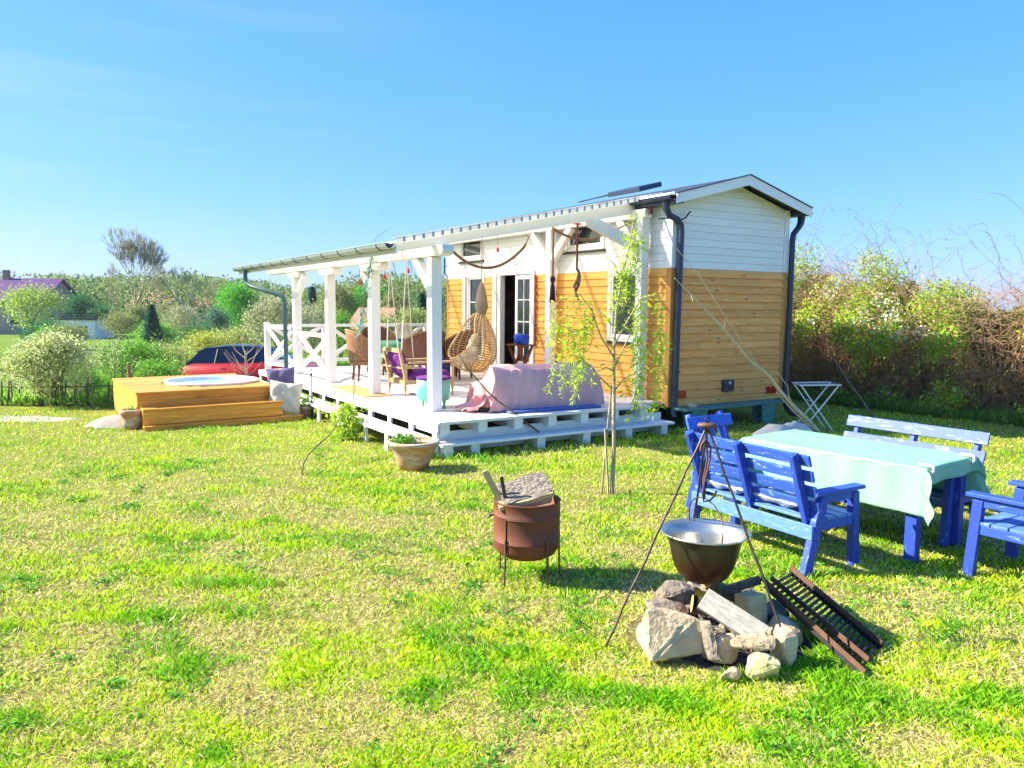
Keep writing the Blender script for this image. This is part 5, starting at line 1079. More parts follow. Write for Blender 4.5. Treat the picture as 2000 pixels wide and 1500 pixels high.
KIND={ # trunk frac, depth, children, spread, up, leaves, leaf size frac, colours, bark, name, cat, clump
 'blossom_shrub':(.10,5,3,.55,.5,15000,.048,((.72,.72,.44),(.44,.56,.12),(.80,.78,.58)),'bark','blossom_shrub','shrub',.10),
 'blossom_shrub2':(.10,4,3,.6,.4,6500,.06,((.50,.52,.16),(.34,.44,.07),(.62,.60,.36)),'bark','blossom_shrub','shrub',.16),
 'yellow_shrub':(.10,4,3,.6,.4,7000,.06,((.50,.50,.04),(.42,.46,.06),(.60,.60,.2)),'bark','yellow_shrub','shrub',.16),
 'green_shrub':(.08,4,3,.7,.3,7000,.065,((.16,.42,.03),(.24,.50,.05),(.10,.30,.03)),'bark','green_shrub','shrub',.2),
 'sparse_shrub':(.12,5,2,.5,.5,1500,.05,((.66,.70,.44),(.30,.46,.10),(.5,.6,.2)),'bark','young_shrub','shrub',.07),
 'white_tree':(.22,5,3,.6,.3,7000,.045,((.64,.60,.42),(.46,.46,.26),(.28,.36,.10)),'bark','blossom_tree','tree',.13),
 'big_bare':(.20,6,3,.40,.6,800,.018,((.44,.52,.18),(.42,.46,.20),(.40,.52,.12)),'twig_pale','bare_tree','tree',.03),
 'bare_tree':(.22,6,2,.45,.5,1300,.024,((.34,.32,.16),(.30,.26,.16),(.38,.46,.12)),'twig_pale','bare_tree','tree',.05),
 'lime_tree':(.18,5,3,.6,.3,7000,.045,((.42,.54,.08),(.34,.50,.06),(.50,.56,.2)),'bark','lime_tree','tree',.12),
 'olive_tree':(.16,5,3,.6,.3,6500,.055,((.24,.30,.06),(.32,.34,.12),(.14,.24,.04)),'bark','leafy_tree','tree',.16),
 'green_tree':(.16,5,3,.6,.3,9000,.055,((.10,.42,.03),(.16,.52,.04),(.07,.28,.03)),'bark','green_tree','tree',.16),
 'dark_tree':(.12,4,3,.7,.2,7000,.06,((.03,.14,.04),(.05,.22,.04),(.02,.10,.05)),'bark','dark_tree','tree',.18),
 'bluegreen':(.12,4,3,.7,.2,5000,.06,((.12,.26,.18),(.08,.20,.12),(.16,.30,.16)),'bark','dark_shrub','shrub',.18)}
def plant(x,y,ztop,r,kind,label,seed,group=None):
    z0=T(x,y); H=max(.5,ztop-z0)
    if kind=='conifer':
        t_=thing('conifer_tree',label,'conifer',(x,y,z0)); q=np.random.default_rng(seed); n=9000; k=q.random(n)**.8; zz=H*(.06+.93*k); lay=np.floor(k*16)/16; rr=r*(1-k)**.85*(.35+.65*q.random(n)**.4)*(1-.35*((k*16)%1))+.02*H*0; a=q.random(n)*6.283; rr*=1+.15*np.sin(a*5+lay*40)
        P=np.stack([rr*np.cos(a),rr*np.sin(a),zz],-1); d=np.stack([np.cos(a),np.sin(a),-.35+0*a],-1); V,F=leafquads(P,.09*H*.55,q,0,d,.35); C=np.array([.04,.16,.09])*(.5+1.0*q.random((n,1))); npmesh('foliage',V,F,C,'leaf',t_); V,F=segmesh([((0,0,-.1),(0,0,H*.9),.03*H,.006*H)],6); npmesh('trunk',V,F,None,'bark',t_); return t_
    tf,dep,nch,spr,up,nl,ls,cols,bark,nm,cat,cl=KIND[kind]; q=random.Random(seed); segs=[];tips=[]
    stems=5 if 'shrub' in kind or kind=='bluegreen' else 1
    for s_ in range(stems):
        a=6.28*s_/max(1,stems)+q.random(); d=np.array([math.cos(a)*.45,math.sin(a)*.45,1.]) if stems>1 else np.array([q.gauss(0,.05),q.gauss(0,.05),1.]); d/=np.linalg.norm(d); grow(q,np.array([.02*math.cos(a),.02*math.sin(a),-.02]),d,tf*1.2+.1,.028 if stems==1 else .018,0,dep if stems==1 else dep-1,segs,tips,spr,up,nch)
    Tp=np.array(tips); mx=np.percentile(Tp[:,2],99.5); rx=np.percentile(np.hypot(Tp[:,0],Tp[:,1]),96)
    sc_=np.array([r/rx,r/rx,H/mx]); rs=min(r/rx,H/mx)*1.0
    segs=[(a*sc_,b*sc_,max(c*rs*1.25,.0014*H),max(d*rs*1.25,.0011*H)) for a,b,c,d in segs]
    t_=thing(nm,label,cat,(x,y,z0),0,group); V,F=segmesh(segs,4 if y<30 else 3); npmesh('branches',V,F,None,bark,t_)
    qn=np.random.default_rng(seed); P=Tp*sc_; P=P[P[:,2]>H*.10]; idx=qn.integers(0,len(P),nl); cvar=qn.random(len(P))
    pp=P[idx]+qn.normal(size=(nl,3))*cl*r*np.array([1,1,.9]); pp[:,2]=np.maximum(pp[:,2],.03)
    if 'bare' not in kind and 'sparse' not in kind:
        m_=int(nl*.5); d_=qn.normal(size=(m_,3)); d_/=np.linalg.norm(d_,axis=1)[:,None]; rad=qn.random(m_)**.38; zc=.50 if stems>1 else .60; hz=.46 if stems>1 else .38
        lump=.62+.75*fbm(d_[:,0]*1.7+seed,d_[:,2]*1.9+d_[:,1]*1.3+seed*.7,3); fx=d_*(rad*lump)[:,None]*np.array([r,r,H*hz]); fx[:,2]+=H*zc; nzv=fbm(fx[:,0]/r*2.6+seed,fx[:,2]/H*4+fx[:,1]/r*1.7,3); keep=nzv>.42
        pp[:m_][keep]=fx[keep]
    V,F=leafquads(pp,ls*(r+H*.5)*.62,qn,.1,None,.6); ci=(cvar[idx]*.65+.35*qn.random(nl)); cc=np.array(cols); w_=np.clip(ci*2,0,2); lo=np.floor(np.minimum(w_,1.999)).astype(int); f_=(w_-lo)[:,None]; C=cc[lo]*(1-f_)+cc[np.minimum(lo+1,2)]*f_; C*=(.6+.75*qn.random((nl,1)))*(.75+.5*cvar[idx][:,None])
    npmesh('foliage',V,F,C,'leaf',t_); return t_
PL=[
 (-8.9,14.9,1.37,0.78,'blossom_shrub','rounded shrub covered in cream white blossom at the left lawn edge'),
 (-9.1,17.5,1.15,0.53,'sparse_shrub','thin young shrub with few white flowers right of the big blossom shrub'),
 (-8.9,15.8,0.59,0.44,'green_shrub','low bright green bush behind the big blossom shrub'),
 (-11.9,24,0.75,0.88,'green_shrub','wide fresh green bush behind the left end of the hot tub'),
 (-12.1,27,0.53,0.90,'blossom_shrub2','yellowish flowering bush left of the red car'),
 (-13.2,33,0.66,1.10,'yellow_shrub','golden green bush just above the roof of the red car'),
 (-12.9,36,0.72,1.15,'blossom_shrub2','pale flowering bush above the car and left of the downpipe'),
 (-10.4,34,2.23,1.41,'white_tree','large white blossoming tree seen between downpipe and first post'),
 (-9.4,36,1.94,1.08,'white_tree','white blossoming tree seen between the two far veranda posts'),
 (-24.8,58,1.73,1.32,'white_tree','small round white blossoming tree with dark trunk in the valley'),
 (-25.8,55,1.87,0.85,'conifer','dark blue-green conifer in the valley meadow'),
 (-6.1,52,2.78,0.76,'conifer','dark conifer seen beside the near corner post'),
 (-19.5,75,3.65,0.70,'conifer','small dark conifer tip seen between two far veranda posts'),
 (-41.8,84,9.87,3.70,'big_bare','tall bare tree with wide fine crown above the valley'),
 (-42.3,80,6.01,1.60,'bare_tree','slim bare tree left of the tallest tree'),
 (-37.5,82,5.88,1.75,'bare_tree','dark twiggy bare tree right of the tallest tree'),
 (-35.4,84,5.88,2.02,'bare_tree','grey bare tree with spreading crown above the white blossom tree'),
 (-34.6,88,4.56,1.53,'bare_tree','low grey bare tree left of the round green tree'),
 (-39.0,62,3.19,2.40,'lime_tree','yellow-green leafing tree in front of the purple roofed house'),
 (-48.6,87,2.85,1.86,'dark_tree','dark green bushy tree behind the white shed'),
 (-44.9,84,1.44,1.57,'dark_tree','dense dark green bush right of the white shed'),
 (-31.4,52,0.23,0.97,'green_shrub','bright green rounded bush in front of the white shed'),
 (-36.7,72,1.05,1.64,'olive_tree','olive green tree below the tall bare tree'),
 (-36.2,74,1.72,1.48,'olive_tree','yellowish green tree left of the valley conifer'),
 (-33.9,76,1.74,1.52,'olive_tree','light green tree between conifer and white blossom tree'),
 (-23.7,66,3.54,1.85,'green_tree','vivid green rounded tree left of the downpipe'),
 (-23.0,60,1.66,1.04,'bluegreen','blue-green bush under the vivid green tree'),
 (-26.2,80,2.92,1.50,'olive_tree','olive tree behind the downpipe bend'),
 (-16.2,70,3.74,1.59,'olive_tree','olive brown tree right of the third veranda post'),
 (-15.4,74,4.40,1.68,'olive_tree','tall olive tree behind the red lantern near the middle post'),
 (-13.3,72,3.62,1.64,'green_tree','green tree partly hidden by the middle post'),
 (-10.2,66,3.28,1.50,'olive_tree','brownish green tree behind the swing ropes'),
 (-8.1,60,2.17,1.04,'bare_tree','thin bare tree behind the right swing rope'),
 (-8.2,80,3.85,1.39,'olive_tree','olive tree behind the near corner post'),
 (-10.3,46,1.42,0.74,'green_shrub','bright green bush behind the far deck railing'),
 (-10.7,40,0.74,0.91,'blossom_shrub2','pale flowering hedge bush right behind the crossed railing'),
 (-7.7,44,1.52,1.12,'blossom_shrub2','flowering bush behind the railing and the swing'),
 (-5.9,46,1.82,1.04,'blossom_shrub2','pale blossoming bush behind the railing at the near post'),
 (-65.1,110,5.77,2.20,'olive_tree','far tree rising right of the purple roof'),
 (-65.6,115,4.89,2.30,'bare_tree','far bare treetops between purple roof and tall tree'),
 (-73.7,112,6.39,2.99,'bare_tree','far bare treetops behind the purple roof'),
 (-3.3,40,1.86,0.43,'olive_tree','bush between the near corner post and the yellow house end'),
 (-13.5,21,-0.06,0.42,'sparse_shrub','thin dark twiggy bush by the stake fence at the far left'),
 (-9.1,19.5,0.50,0.63,'green_shrub','leafy green bush right behind the hot tub platform'),
 (-9.1,17.2,0.33,0.44,'green_shrub','low grassy green bush left of the hot tub platform'),
]
PL+=[
 (-33.5,55,.35,1.9,'dark_tree','dark green bush at the left of the valley meadow below the white shed'),
 (-30.3,52,.25,1.7,'olive_tree','olive bush in the valley meadow left of the conifer'),
 (-26.0,56,.4,1.5,'green_shrub','green bush between the conifer and the pale blossom tree'),
 (-20.6,50,.3,1.6,'dark_tree','dark green bush above the left end of the car'),
 (-17.5,52,.5,1.7,'olive_tree','olive bush above the middle of the car'),
 (-22.2,33,-.15,1.0,'lime_tree','lime green bush at the far end of the meadow left of the golden bush'),
]
for i,(x,y,zt,r,k,lb) in enumerate(PL): plant(x,y,zt,r,k,lb,100+i)
# the mass of the far wood along the horizon
q=np.random.default_rng(77); n=150000; x=-145+q.random(n)*170; yy=100+q.random(n)*45; hh=(3.6+5.2*fbm(x*.13,x*0+3,3)+1.9*fbm(x*.55,yy*.08,2)); z=-2+hh*q.random(n)**.7; P=np.stack([x,yy,z],-1); V,F=leafquads(P,.42,q,0,None,.7)
c0=fbm(x*.12,yy*.1+5,3)[:,None]; C=np.array([.12,.24,.05])*(1-c0)+np.array([.26,.30,.10])*c0; C=C*(.75+.5*q.random((n,1))); tag(npmesh('distant_wood',V,F,C,'leaf'),'far wood of bare and leafing trees along the horizon',None,kind='stuff')
# undergrowth and meadow on the slope below the lawn
q=np.random.default_rng(78); n=70000; x=-16+q.random(n)*15.5; yy=14.6+q.random(n)**1.4*26; z=terr(x,yy); h=.12+.5*np.clip(fbm(x*.5,yy*.5,3)-.35,0,1)*1.6*sstep(14.6,17,yy)
P=np.stack([x,yy,z+h*q.random(n)*.8],-1); V,F=leafquads(P,.16,q,0,np.array([0,0,1.]),.22); C=(np.array([.20,.46,.04])+np.array([.16,.08,.04])*q.random((n,1)))*(.6+.7*q.random((n,1)))
ok,_,_=foot_mask(x,yy); F=F[ok]; C=C[ok]; tag(npmesh('meadow_grass',V,F,C,'leaf'),'tall green meadow growth on the slope beyond the lawn',None,kind='stuff')
# ---- right hand bramble hedge
hb_=np.array([(4.9,19.8),(6.3,17.2),(7.25,15.6),(8.45,13.75),(9.8,12.2),(12.6,10.3)]); hl=np.concatenate([[0],np.cumsum(np.linalg.norm(np.diff(hb_,axis=0),axis=1))])
def hpos(s,w_):       # s along 0..1, w depth behind the front line
    L_=s*hl[-1]; x=np.interp(L_,hl,hb_[:,0]); y=np.interp(L_,hl,hb_[:,1]); return x+w_*.80, y+w_*.60
def hheight(s): return np.interp(s,[0,.24,.36,.46,.56,.68,.8,1],[3.3,3.1,2.9,2.55,2.4,2.8,3.3,3.7])+(fbm(np.asarray(s)*22+3,np.asarray(s)*0+5,3)-.5)*1.1
hg=thing('bramble_hedge','high tangled bramble hedge with white blossoms right of the house','hedge',(7.9,15.0,0)); ho=(7.9,15.0,0)
q=np.random.default_rng(21); segs=[]
def cane(x,y,z,a,H,reach,n,r):
    p=np.array([x,y,z]); out=[]
    for i in range(1,n+1):
        t_=i/n; p2=np.array([x+math.cos(a)*reach*t_,y+math.sin(a)*reach*t_,z+H*math.sin(t_*math.pi*.62)*1.05]); p2+=q.normal(size=3)*.03; out.append((p,p2,r*(1-.6*(t_-1/n)),r*(1-.6*t_))); p=p2
    return out
for i in range(2000):
    s=q.random(); w_=.45+q.random()**1.2*1.8; x,y=hpos(s,w_); hh=hheight(s)*(.55+.45*min(1,w_/.8+.35)); H=hh*(.35+.65*q.random()); segs+=cane(x,y,0,q.random()*6.283,H,.3+.9*q.random(),7,.0035+.004*q.random())
for i in range(5600):
    s=q.random(); x,y=hpos(s,q.random()**2*1.6-.25); z=hheight(s)*q.random()**.8*.95; d=q.normal(size=3)*np.array([1,1,.55]); d/=np.linalg.norm(d); l=.12+.25*q.random(); p=np.array([x,y,z]); m1=p+d*l+np.array([0,0,.05]); m2=p+d*l*2; m2[2]=max(.02,m2[2]); k_=np.array([q.normal()*.08,q.normal()*.08,q.normal()*.05]); segs+=[(p,m1+k_,.0045,.0035),(m1+k_,m2,.0035,.0015)]
V,F=segmesh(segs,3); 
MT['cane']=mat('brown_bramble_cane',(.46,.24,.13),(.60,.40,.22),3,var=.3,bmp=0,rough=.7); npmesh('canes',V,F,None,'cane',hg,ho)
segs=[]
for i in range(62):
    s=q.random()*.86+.12; x,y=hpos(s,.3+q.random()*1.0); hh=hheight(s)-.5; sg=cane(x,y,hh,(0 if q.random()<.5 else math.pi)+q.normal()*.5,.7+.9*q.random()*(1.3 if s>.62 else 1),.6+1.3*q.random(),14,.005); segs+=sg
    for a_,b2,r1,r2 in sg[3:]:
        if q.random()<.8: d=q.normal(size=3)*.10; segs.append((b2,b2+d,.0025,.0012))
V,F=segmesh(segs,3); npmesh('arching_shoots',V,F,None,mat('olive_shoot',(.26,.20,.08),(.20,.13,.06),3,bmp=0),hg,ho)
n=260000; s=q.random(n); w_=q.random(n)**2.2*2.2; x,y=hpos(s,w_-.35); hh=hheight(s)*(.50+.50*np.clip(w_/.9+.2,0,1)); zf=q.random(n)**.85; z=hh*zf
dens=fbm(s*26,z*1.3+3,4)+.10*zf-.14*np.clip((zf-.82)/.18,0,1)+.10*np.sin(s*40); ok=(dens>.55+.14*q.random(n)); x,y,z,s,zf=x[ok],y[ok],z[ok],s[ok],zf[ok]; n=len(x); P=np.stack([x,y,z],-1)+q.normal(size=(n,3))*.06
V,F=leafquads(P,.062,q,0,None,.6); cb=fbm(s*30+4,z*1.2,3)[:,None]; C=np.array([.24,.52,.04])*(1-cb)+np.array([.64,.72,.08])*cb; br=(q.random(n)<.13)[:,None]; C=np.where(br,np.array([[.66,.40,.20]]),C)*(.55+.8*q.random((n,1))); npmesh('foliage',V,F,C,'leaf',hg,ho)
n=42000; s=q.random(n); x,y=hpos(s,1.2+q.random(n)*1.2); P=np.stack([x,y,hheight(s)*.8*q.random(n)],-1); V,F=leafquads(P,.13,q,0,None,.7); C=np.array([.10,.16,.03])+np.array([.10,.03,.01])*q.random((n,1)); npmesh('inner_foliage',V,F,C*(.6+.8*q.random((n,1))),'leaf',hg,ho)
n=22; cs=.26+.24*q.random(n); cz=1.5+.9*q.random(n)-.8*(cs-.24); P=[]
for a_,b2 in zip(cs,cz):
    k=int(8+16*q.random()); x,y=hpos(np.full(k,a_),np.full(k,-.3)); P.append(np.stack([x,y,np.full(k,b2)],-1)+q.normal(size=(k,3))*np.array([.08,.08,.07]))
P=np.concatenate(P); V,F=leafquads(P,.055,q,0,None,.9); C=np.array([.84,.82,.68])*(.8+.2*q.random((len(P),1))); npmesh('blossoms',V,F,C,'petal',hg,ho)
n=16000; s=q.random(n); x,y=hpos(s,-.55+q.random(n)*.9); P=np.stack([x,y,.0+.0*x],-1); P[:,2]=.02; V,F=leafquads(P,.26*(.6+.4*fbm(s*30,s*0,2)),q,0,np.array([0,0,1.2]),.10); C=(np.array([.10,.26,.03])+np.array([.24,.16,.05])*(q.random((n,1))<.3))*(.6+.8*q.random((n,1))); npmesh('long_grass',V,F,C,'leaf',hg,ho)
branch('leaning_stick','dry forked stick leaning in the hedge behind the long pale bench',[(5.30,12.95,1.42),(5.45,12.9,1.1),(5.62,12.8,.78),(5.85,12.7,.44),(6.14,12.6,0)],[.006,.012,.016,.018,.022],'bark',[([(5.62,12.8,.78),(5.75,12.75,.98)],.008)])
branch('leaning_pole','long pale forked branch leaning from the grass up to the house corner',[(4.97,12.26,-.02),(4.72,12.2,.22),(4.48,12.1,.42),(4.2,12.0,.70),(3.99,11.9,.94),(3.61,11.6,1.17),(3.12,11.3,1.65),(2.54,11.0,2.16),(2.26,10.8,2.38)],[.040,.038,.034,.030,.026,.021,.015,.010,.005],'pole_wood',
 [([(4.97,12.22,-.02),(4.70,12.1,.14),(4.42,12.0,.38),(4.15,11.95,.66)],.022),([(4.48,12.1,.42),(4.36,12.0,.60),(4.30,11.9,.76),(4.12,11.85,.98),(4.0,11.8,1.0)],.014),([(3.12,11.3,1.65),(3.10,11.25,1.80)],.006),([(2.54,11.0,2.16),(2.55,10.9,2.05)],.004)])
branch('leaning_twig','thin straight twig leaning above the long pale branch',[(3.99,11.9,.92),(3.84,12.0,1.10),(3.32,11.6,1.68),(2.73,11.2,2.39),(2.32,11.0,2.80)],[.009,.009,.008,.007,.004],'pole_wood')
p_=[S(*a) for a in ((.40,.20,1.32),(.50,.2,1.16),(.82,.2,.82),(1.0,.19,.66),(1.24,.18,.49),(1.45,.17,.33),(1.62,.08,.19))]
branch('walking_stick','crooked two-toned stick leaning over the deck edge in front of the pink sofa',p_,[.006,.009,.011,.014,.016,.018,.015],'bark',[([p_[3],p_[3]+Vector((-.05,0,.09))],.006)])
# ---- young willow
wt_=thing('young_willow','slender young willow with drooping lime green leaves in front of the deck','tree',(1.07,7.99,0)); q=np.random.default_rng(31)
def tb(pts,r0,r1,n=7): k=len(pts); b_=MB(); b_.tube([Vector(p) for p in pts],[r0+(r1-r0)*i/(k-1) for i in range(k)],n); return b_
trunk=[(0,0,-.03),(.012,0,.4),(.005,.0,.8),(.0,0,1.12),(-.01,.01,1.5),(.005,0,1.9),(.05,0,2.25),(.12,-.02,2.6),(.17,-.02,2.88)]
tb(trunk,.026,.006).build('trunk','bark_pale',wt_)
BR=[[(0,0,1.10),(-.15,.05,1.25),(-.32,.08,1.42),(-.44,.1,1.62),(-.52,.1,1.60)],
    [(0,0,1.45),(-.15,-.05,1.66),(-.26,-.08,1.95),(-.38,-.1,2.10),(-.58,-.12,2.05),(-.68,-.12,1.92)],
    [(0,0,1.75),(-.12,.1,1.90),(-.25,.12,2.02),(-.42,.15,1.98)],
    [(-.30,.05,1.62),(-.5,.05,1.76),(-.72,.05,1.84),(-.84,.04,1.80)],
    [(0,0,1.35),(.12,.05,1.6),(.25,.06,1.85),(.36,.06,1.95),(.46,.06,1.85)],
    [(0,0,1.6),(.12,-.08,1.85),(.25,-.1,2.08),(.40,-.1,2.1),(.50,-.1,1.95)],
    [(.03,0,2.1),(.14,.02,2.3),(.27,.02,2.42),(.36,.02,2.38)],
    [(0,0,1.1),(.1,.05,1.22),(.22,.06,1.30),(.34,.06,1.22)],
    [(.05,0,2.25),(-.02,.03,2.42),(-.12,.03,2.50)],
    [(.12,0,2.6),(.22,.0,2.66),(.33,.0,2.62)],
    [(0,0,1.3),(-.1,-.1,1.36),(-.22,-.12,1.30)]]
b_=MB()
for p in BR: b_.tube([Vector(x) for x in p],[.009-.006*i/(len(p)-1) for i in range(len(p))],6)
LP=[]; LD=[]
def hang(px,py,pz,L):
    k=int(L/.0085); d=np.array([q.normal()*.08,q.normal()*.08,-1]); pts=[Vector((px,py,pz))]
    for i in range(4): f_=(i+1)/4; pts.append(Vector((px+d[0]*L*f_+q.normal()*.012,py+d[1]*L*f_,pz-L*f_)))
    b_.tube(pts,.0022,4)
    for i in range(k): f_=i/k; LP.append((px+d[0]*L*f_,py+d[1]*L*f_,pz-L*f_)); a=q.random()*6.28; LD.append((math.cos(a)*.9,math.sin(a)*.9,-.5))
lens=[.45,.62,.35,.22,.75,.85,.40,.42,.16,.16,.30]
for p,L_ in zip(BR,lens):
    P_=[Vector(x) for x in p]
    for i in range(len(P_)-1):
        n_=max(1,int((P_[i+1]-P_[i]).length/.050))
        for j in range(n_):
            c=P_[i].lerp(P_[i+1],j/n_); f_=(i+j/n_)/(len(P_)-1)
            for kk in range(3): LP.append(tuple(c+Vector((q.normal()*.02,q.normal()*.02,q.normal()*.02)))); LD.append((q.normal(),q.normal(),.3))
            if f_>.35 and q.random()<.62: hang(c.x,c.y,c.z,L_*(.4+.75*q.random())*(.5+.6*f_))
for i in range(200): z=1.9+1.0*q.random()**.8; x=np.interp(z,[1.9,2.25,2.6,2.88],[.005,.05,.12,.17]); LP.append((x+q.normal()*.04,q.normal()*.04,z)); LD.append((q.normal(),q.normal(),.3))
for i in range(14): z=2.15+.7*i/14; x=np.interp(z,[1.9,2.25,2.6,2.88],[.005,.05,.12,.17]); hang(x+q.normal()*.04,q.normal()*.05,z,.22+.2*q.random())
for x0 in (.20,.26,.31,.36,.42,.46,.50,.54): hang(x0,.05*q.normal(),1.55+.3*q.random(),.65+.25*q.random())
for x0 in (-.60,-.54,-.48,-.43,-.38,-.33,-.28): hang(x0,.05*q.normal(),1.65+.25*q.random(),.55+.25*q.random())
b_.build('branches','bark_pale',wt_)
P=np.array(LP); P=P+q.normal(size=P.shape)*.008; D_=np.array(LD); V,F=leafquads(P,.066,q,0,D_,.19); C=np.array([.46,.68,.03])*(.65+.6*q.random((len(P),1)))+np.array([.12,.05,.02])*q.random((len(P),1)); npmesh('foliage',V,F,C,'leaf',wt_)
branch('tree_stake','left wooden stake propping the young willow',[(.955,7.98,-.02),(1.0,8.0,.55),(1.05,8.02,1.16)],[.011,.012,.010],'bark_pale',cat='stake')
branch('tree_stake','short wooden stake between the willow trunk and the longer stake',[(1.03,7.95,-.02),(.985,8.0,.70)],[.012,.011],'bark_pale',cat='stake')
# ---- tall thin sapling with leafy base and turquoise ribbons, dead twig
sp_=thing('bare_sapling','very tall thin sapling with yellow green leafy base and turquoise ribbons by the side step','sapling',(-2.49,11.1,0)); q=np.random.default_rng(41)
pts=[(0,0,-.02),(.10,.15,.3),(.14,.2,.58),(.10,.5,1.01),(.17,.7,1.79),(.36,.9,3.0),(.54,.95,3.14)]
tb(pts,.011,.003).build('stem','bark',sp_)
b_=MB()
for i in range(26): z=.5+2.2*q.random(); x=float(np.interp(z,[.58,1.01,1.79,3.],[.14,.10,.17,.36])); y=float(np.interp(z,[.58,1.01,1.79,3.],[.2,.5,.7,.9])); b_.tube([Vector((x,y,z)),Vector((x+q.normal()*.06,y,z+.08)),Vector((x+q.normal()*.12,y,z+.20))],[.004,.003,.0015],4)
b_.build('twigs','bark',sp_)
b_=MB()
for i in range(34):
    z=(2.2+.85*q.random()) if i<20 else (1.55+.5*q.random()); x=float(np.interp(z,[1.01,1.79,3.],[.10,.17,.36])); y=float(np.interp(z,[1.01,1.79,3.],[.5,.7,.9])); b_.tube([Vector((x,y,z)),Vector((x+q.normal()*.03,y-.02,z-.06)),Vector((x+q.normal()*.04,y-.02,z-.12))],.007,4)
b_.build('ribbon',flatmat('turquoise_ribbon',(.08,.50,.45)),sp_)
tag(sp_,'very tall thin sapling with yellow green leafy base and turquoise ribbons by the side step','sapling')
n=520; P=np.stack([q.normal(size=n)*.11+.05,q.normal(size=n)*.10+.1,.02+.46*q.random(n)],-1); V,F=leafquads(P,.085,q,0,np.array([0,0,.2]),.5); C=np.array([.40,.56,.05])*(.6+.7*q.random((n,1))); npmesh('foliage',V,F,C,'leaf',sp_)
branch('dead_twig','crooked dead branch bent over the lawn left of the terracotta bowl',[(-2.43,8.7,-.02),(-2.44,8.85,.12),(-2.42,9.0,.2),(-2.36,9.3,.28),(-2.30,9.6,.34),(-2.27,9.9,.46),(-2.25,10.2,.60)],[.010,.010,.009,.009,.008,.007,.004],'bark',[([(-2.43,8.8,.02),(-2.52,8.9,.16),(-2.5,9.0,.3)],.004)])
branch('fallen_twig','pale crooked twig on the grass behind the kettle',[(1.62,6.0,.22),(1.64,5.95,.08),(1.66,5.85,.02),(1.75,5.8,.01)],[.006,.007,.007,.005],'bark_pale')
sb_=thing('bare_bush','leafless pale twiggy bush in front of the red car','bush',(-5.3,15.2,-.1)); b_=MB(); q=np.random.default_rng(52); b_.tube([Vector((0,0,-.1)),Vector((0,0,1.15))],[.022,.010],6)
for i in range(16): z=.35+.75*q.random(); a=q.random()*6.28; l=.25+.3*q.random(); b_.tube([Vector((0,0,z)),Vector((math.cos(a)*l*.5,math.sin(a)*l*.3,z+l*.3)),Vector((math.cos(a)*l,math.sin(a)*l*.5,z+l*.9))],[.010,.008,.004],5)
b_.build('branches','bark_pale',sb_)
# ================================================================== FENCE, HOUSES
fe=thing('stake_fence','rickety dark stake fence at the far left edge of the lawn','fence',(-9.4,14.6,0)); q=random.Random(61)
for i in range(34):
    x=-11.4+i*.135+q.gauss(0,.03); y=14.75+q.gauss(0,.08); h=.35+.35*q.random()+(.25 if i in (5,16,17,30,31) else 0); b_=MB(); w_=.022 if h<.8 else .05; b_.tube([Vector((x,y,T(x,y)-.05)),Vector((x+q.gauss(0,.04),y,T(x,y)+h))],[w_,w_*.6],6); b_.build('stake','bark',fe,(-9.4,14.6,0))
b_=MB(); b_.tube([Vector((-11.5,14.72,.38)),Vector((-9.5,14.75,.34)),Vector((-6.8,14.7,.40))],.012,5); b_.build('wire','bark',fe,(-9.4,14.6,0))
MT['purple_roof']=mat('purple_tiles',(.10,.015,.13),(.06,.01,.09),1.2,(1,1,1),rough=.5,var=.05,bmp=.2)
MT['orange_roof']=mat('orange_tiles',(.40,.20,.13),(.34,.16,.10),1,rough=.8,bmp=.2)
MT['plaster_dark']=mat('greyish_pink_plaster',(.34,.27,.24),(.28,.22,.20),1,rough=.9,bmp=.1)
MT['plaster']=mat('white_plaster',(.72,.74,.76),(.64,.66,.68),1,rough=.9,bmp=.1)
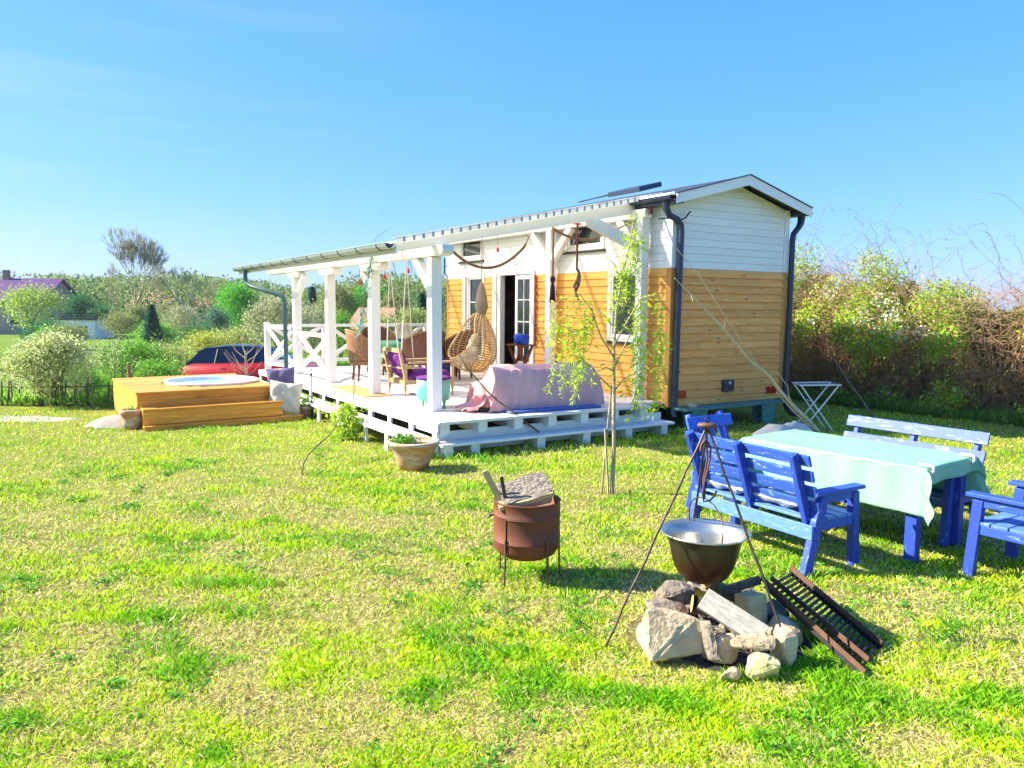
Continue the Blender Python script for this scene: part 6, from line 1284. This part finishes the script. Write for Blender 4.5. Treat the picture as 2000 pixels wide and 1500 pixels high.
def cottage(name,label,loc,rot,W,D,hw,hr,roofm,wall='plaster',wins=(),ov=.4,chim=None,flat=False):
    t_=thing(name,label,'house',loc,rot); b_=MB(); b_.box(-W/2,W/2,0,D,0,hw) if flat else b_.poly_prism([(0,0),(D,0),(D,hw),(D/2,hw+hr*.97),(0,hw)],-W/2,W/2)
    if not flat: b_.xform(Matrix(((0,1,0,0),(1,0,0,0),(0,0,1,0),(0,0,0,1))))
    b_.build('wall',wall,t_); r_=MB()
    if flat: r_.box(-W/2-.15,W/2+.15,-.15,D+.15,hw+.01,hw+.12)
    else:
        k=hr/(D/2)
        for s_ in (0,1):
            ya,yb=(-ov,D/2) if s_==0 else (D+ov,D/2); r_.add([(-W/2-ov,ya,hw-ov*k+.05),(W/2+ov,ya,hw-ov*k+.05),(W/2+ov,yb,hw+hr+.05),(-W/2-ov,yb,hw+hr+.05),(-W/2-ov,ya,hw-ov*k+.2),(W/2+ov,ya,hw-ov*k+.2),(W/2+ov,yb,hw+hr+.2),(-W/2-ov,yb,hw+hr+.2)],[(0,3,2,1),(4,5,6,7),(0,1,5,4),(0,4,7,3),(1,2,6,5)])
    ro_=r_.build('roof',roofm,t_)
    for (x,z,w_,h) in wins:
        f=MB(); f.box(x-w_/2-.08,x+w_/2+.08,-.05,-.004,z-.08,z+h+.08); fo=f.build('window','white',t_); g=MB(); g.box(x-w_/2,x+w_/2,-.065,-.052,z,z+h); g.build('pane','glass',fo)
    if chim: c_=MB(); c_.box(chim-.3,chim+.3,D/2-.3,D/2+.3,hw+hr-.3,hw+hr+1.2); c_.build('chimney','orange_roof',ro_)
    return t_
cottage('country_house','house with a big dark purple tiled roof and a chimney at the far left',(-62.3,90,-2.3),R(2),14,9,4.3,2.6,'purple_roof','plaster_dark',wins=((-4,1.5,1.2,1.2),(0,1.5,1.2,1.2),(4,1.5,1.2,1.2)),chim=.6)
cottage('garden_shed','low white shed with two small windows and a dark flat roof',(-45.6,80,-1.95),R(1),4.2,4,2.05,0,'black',wins=((-.75,.75,.7,.7),(1.0,.75,.7,.7)),flat=True)
b_=MB(); 
for z in (.0,.25,.5): b_.box(-2.0,1.9,0,.06,z,z+.12)
for x in (-2,-1,0,1,1.85): b_.box(x,x+.06,.061,.12,-.1,.62)
o=b_.build('roof_railing','black'); o.location=(-45.6,81,.22); tag(o,'dark slatted railing standing on top of the white shed','railing')
cottage('country_house','distant house with pale orange roof behind the tall bare tree',(-53.2,112,-2.2),R(-4),6,8,3.6,2.3,'orange_roof')
cottage('country_house','distant small house with red roof behind the dark bare tree',(-44.3,112,-2.6),R(8),3.6,6,3.6,1.6,'orange_roof')
cottage('country_house','low house with pinkish tiled roof seen between two veranda posts',(-11.8,62,-2.3),R(-12),2.6,5,2.3,1.5,'orange_roof')
# ================================================================== AIR
hz=MB(); hz.box(-700,700,-60,900,-6,14); m=bpy.data.materials.new('haze'); m.use_nodes=True; t=m.node_tree; t.nodes.remove(t.nodes['Principled BSDF']); pv=nn(t,'ShaderNodeVolumePrincipled'); pv.inputs['Color'].default_value=(.80,.90,1,1); pv.inputs['Density'].default_value=.0003; pv.inputs['Anisotropy'].default_value=.2
t.links.new(pv.outputs[0],t.nodes['Material Output'].inputs['Volume']); o=hz.build('haze',m); tag(o,'thin pale air haze',None,kind='stuff')
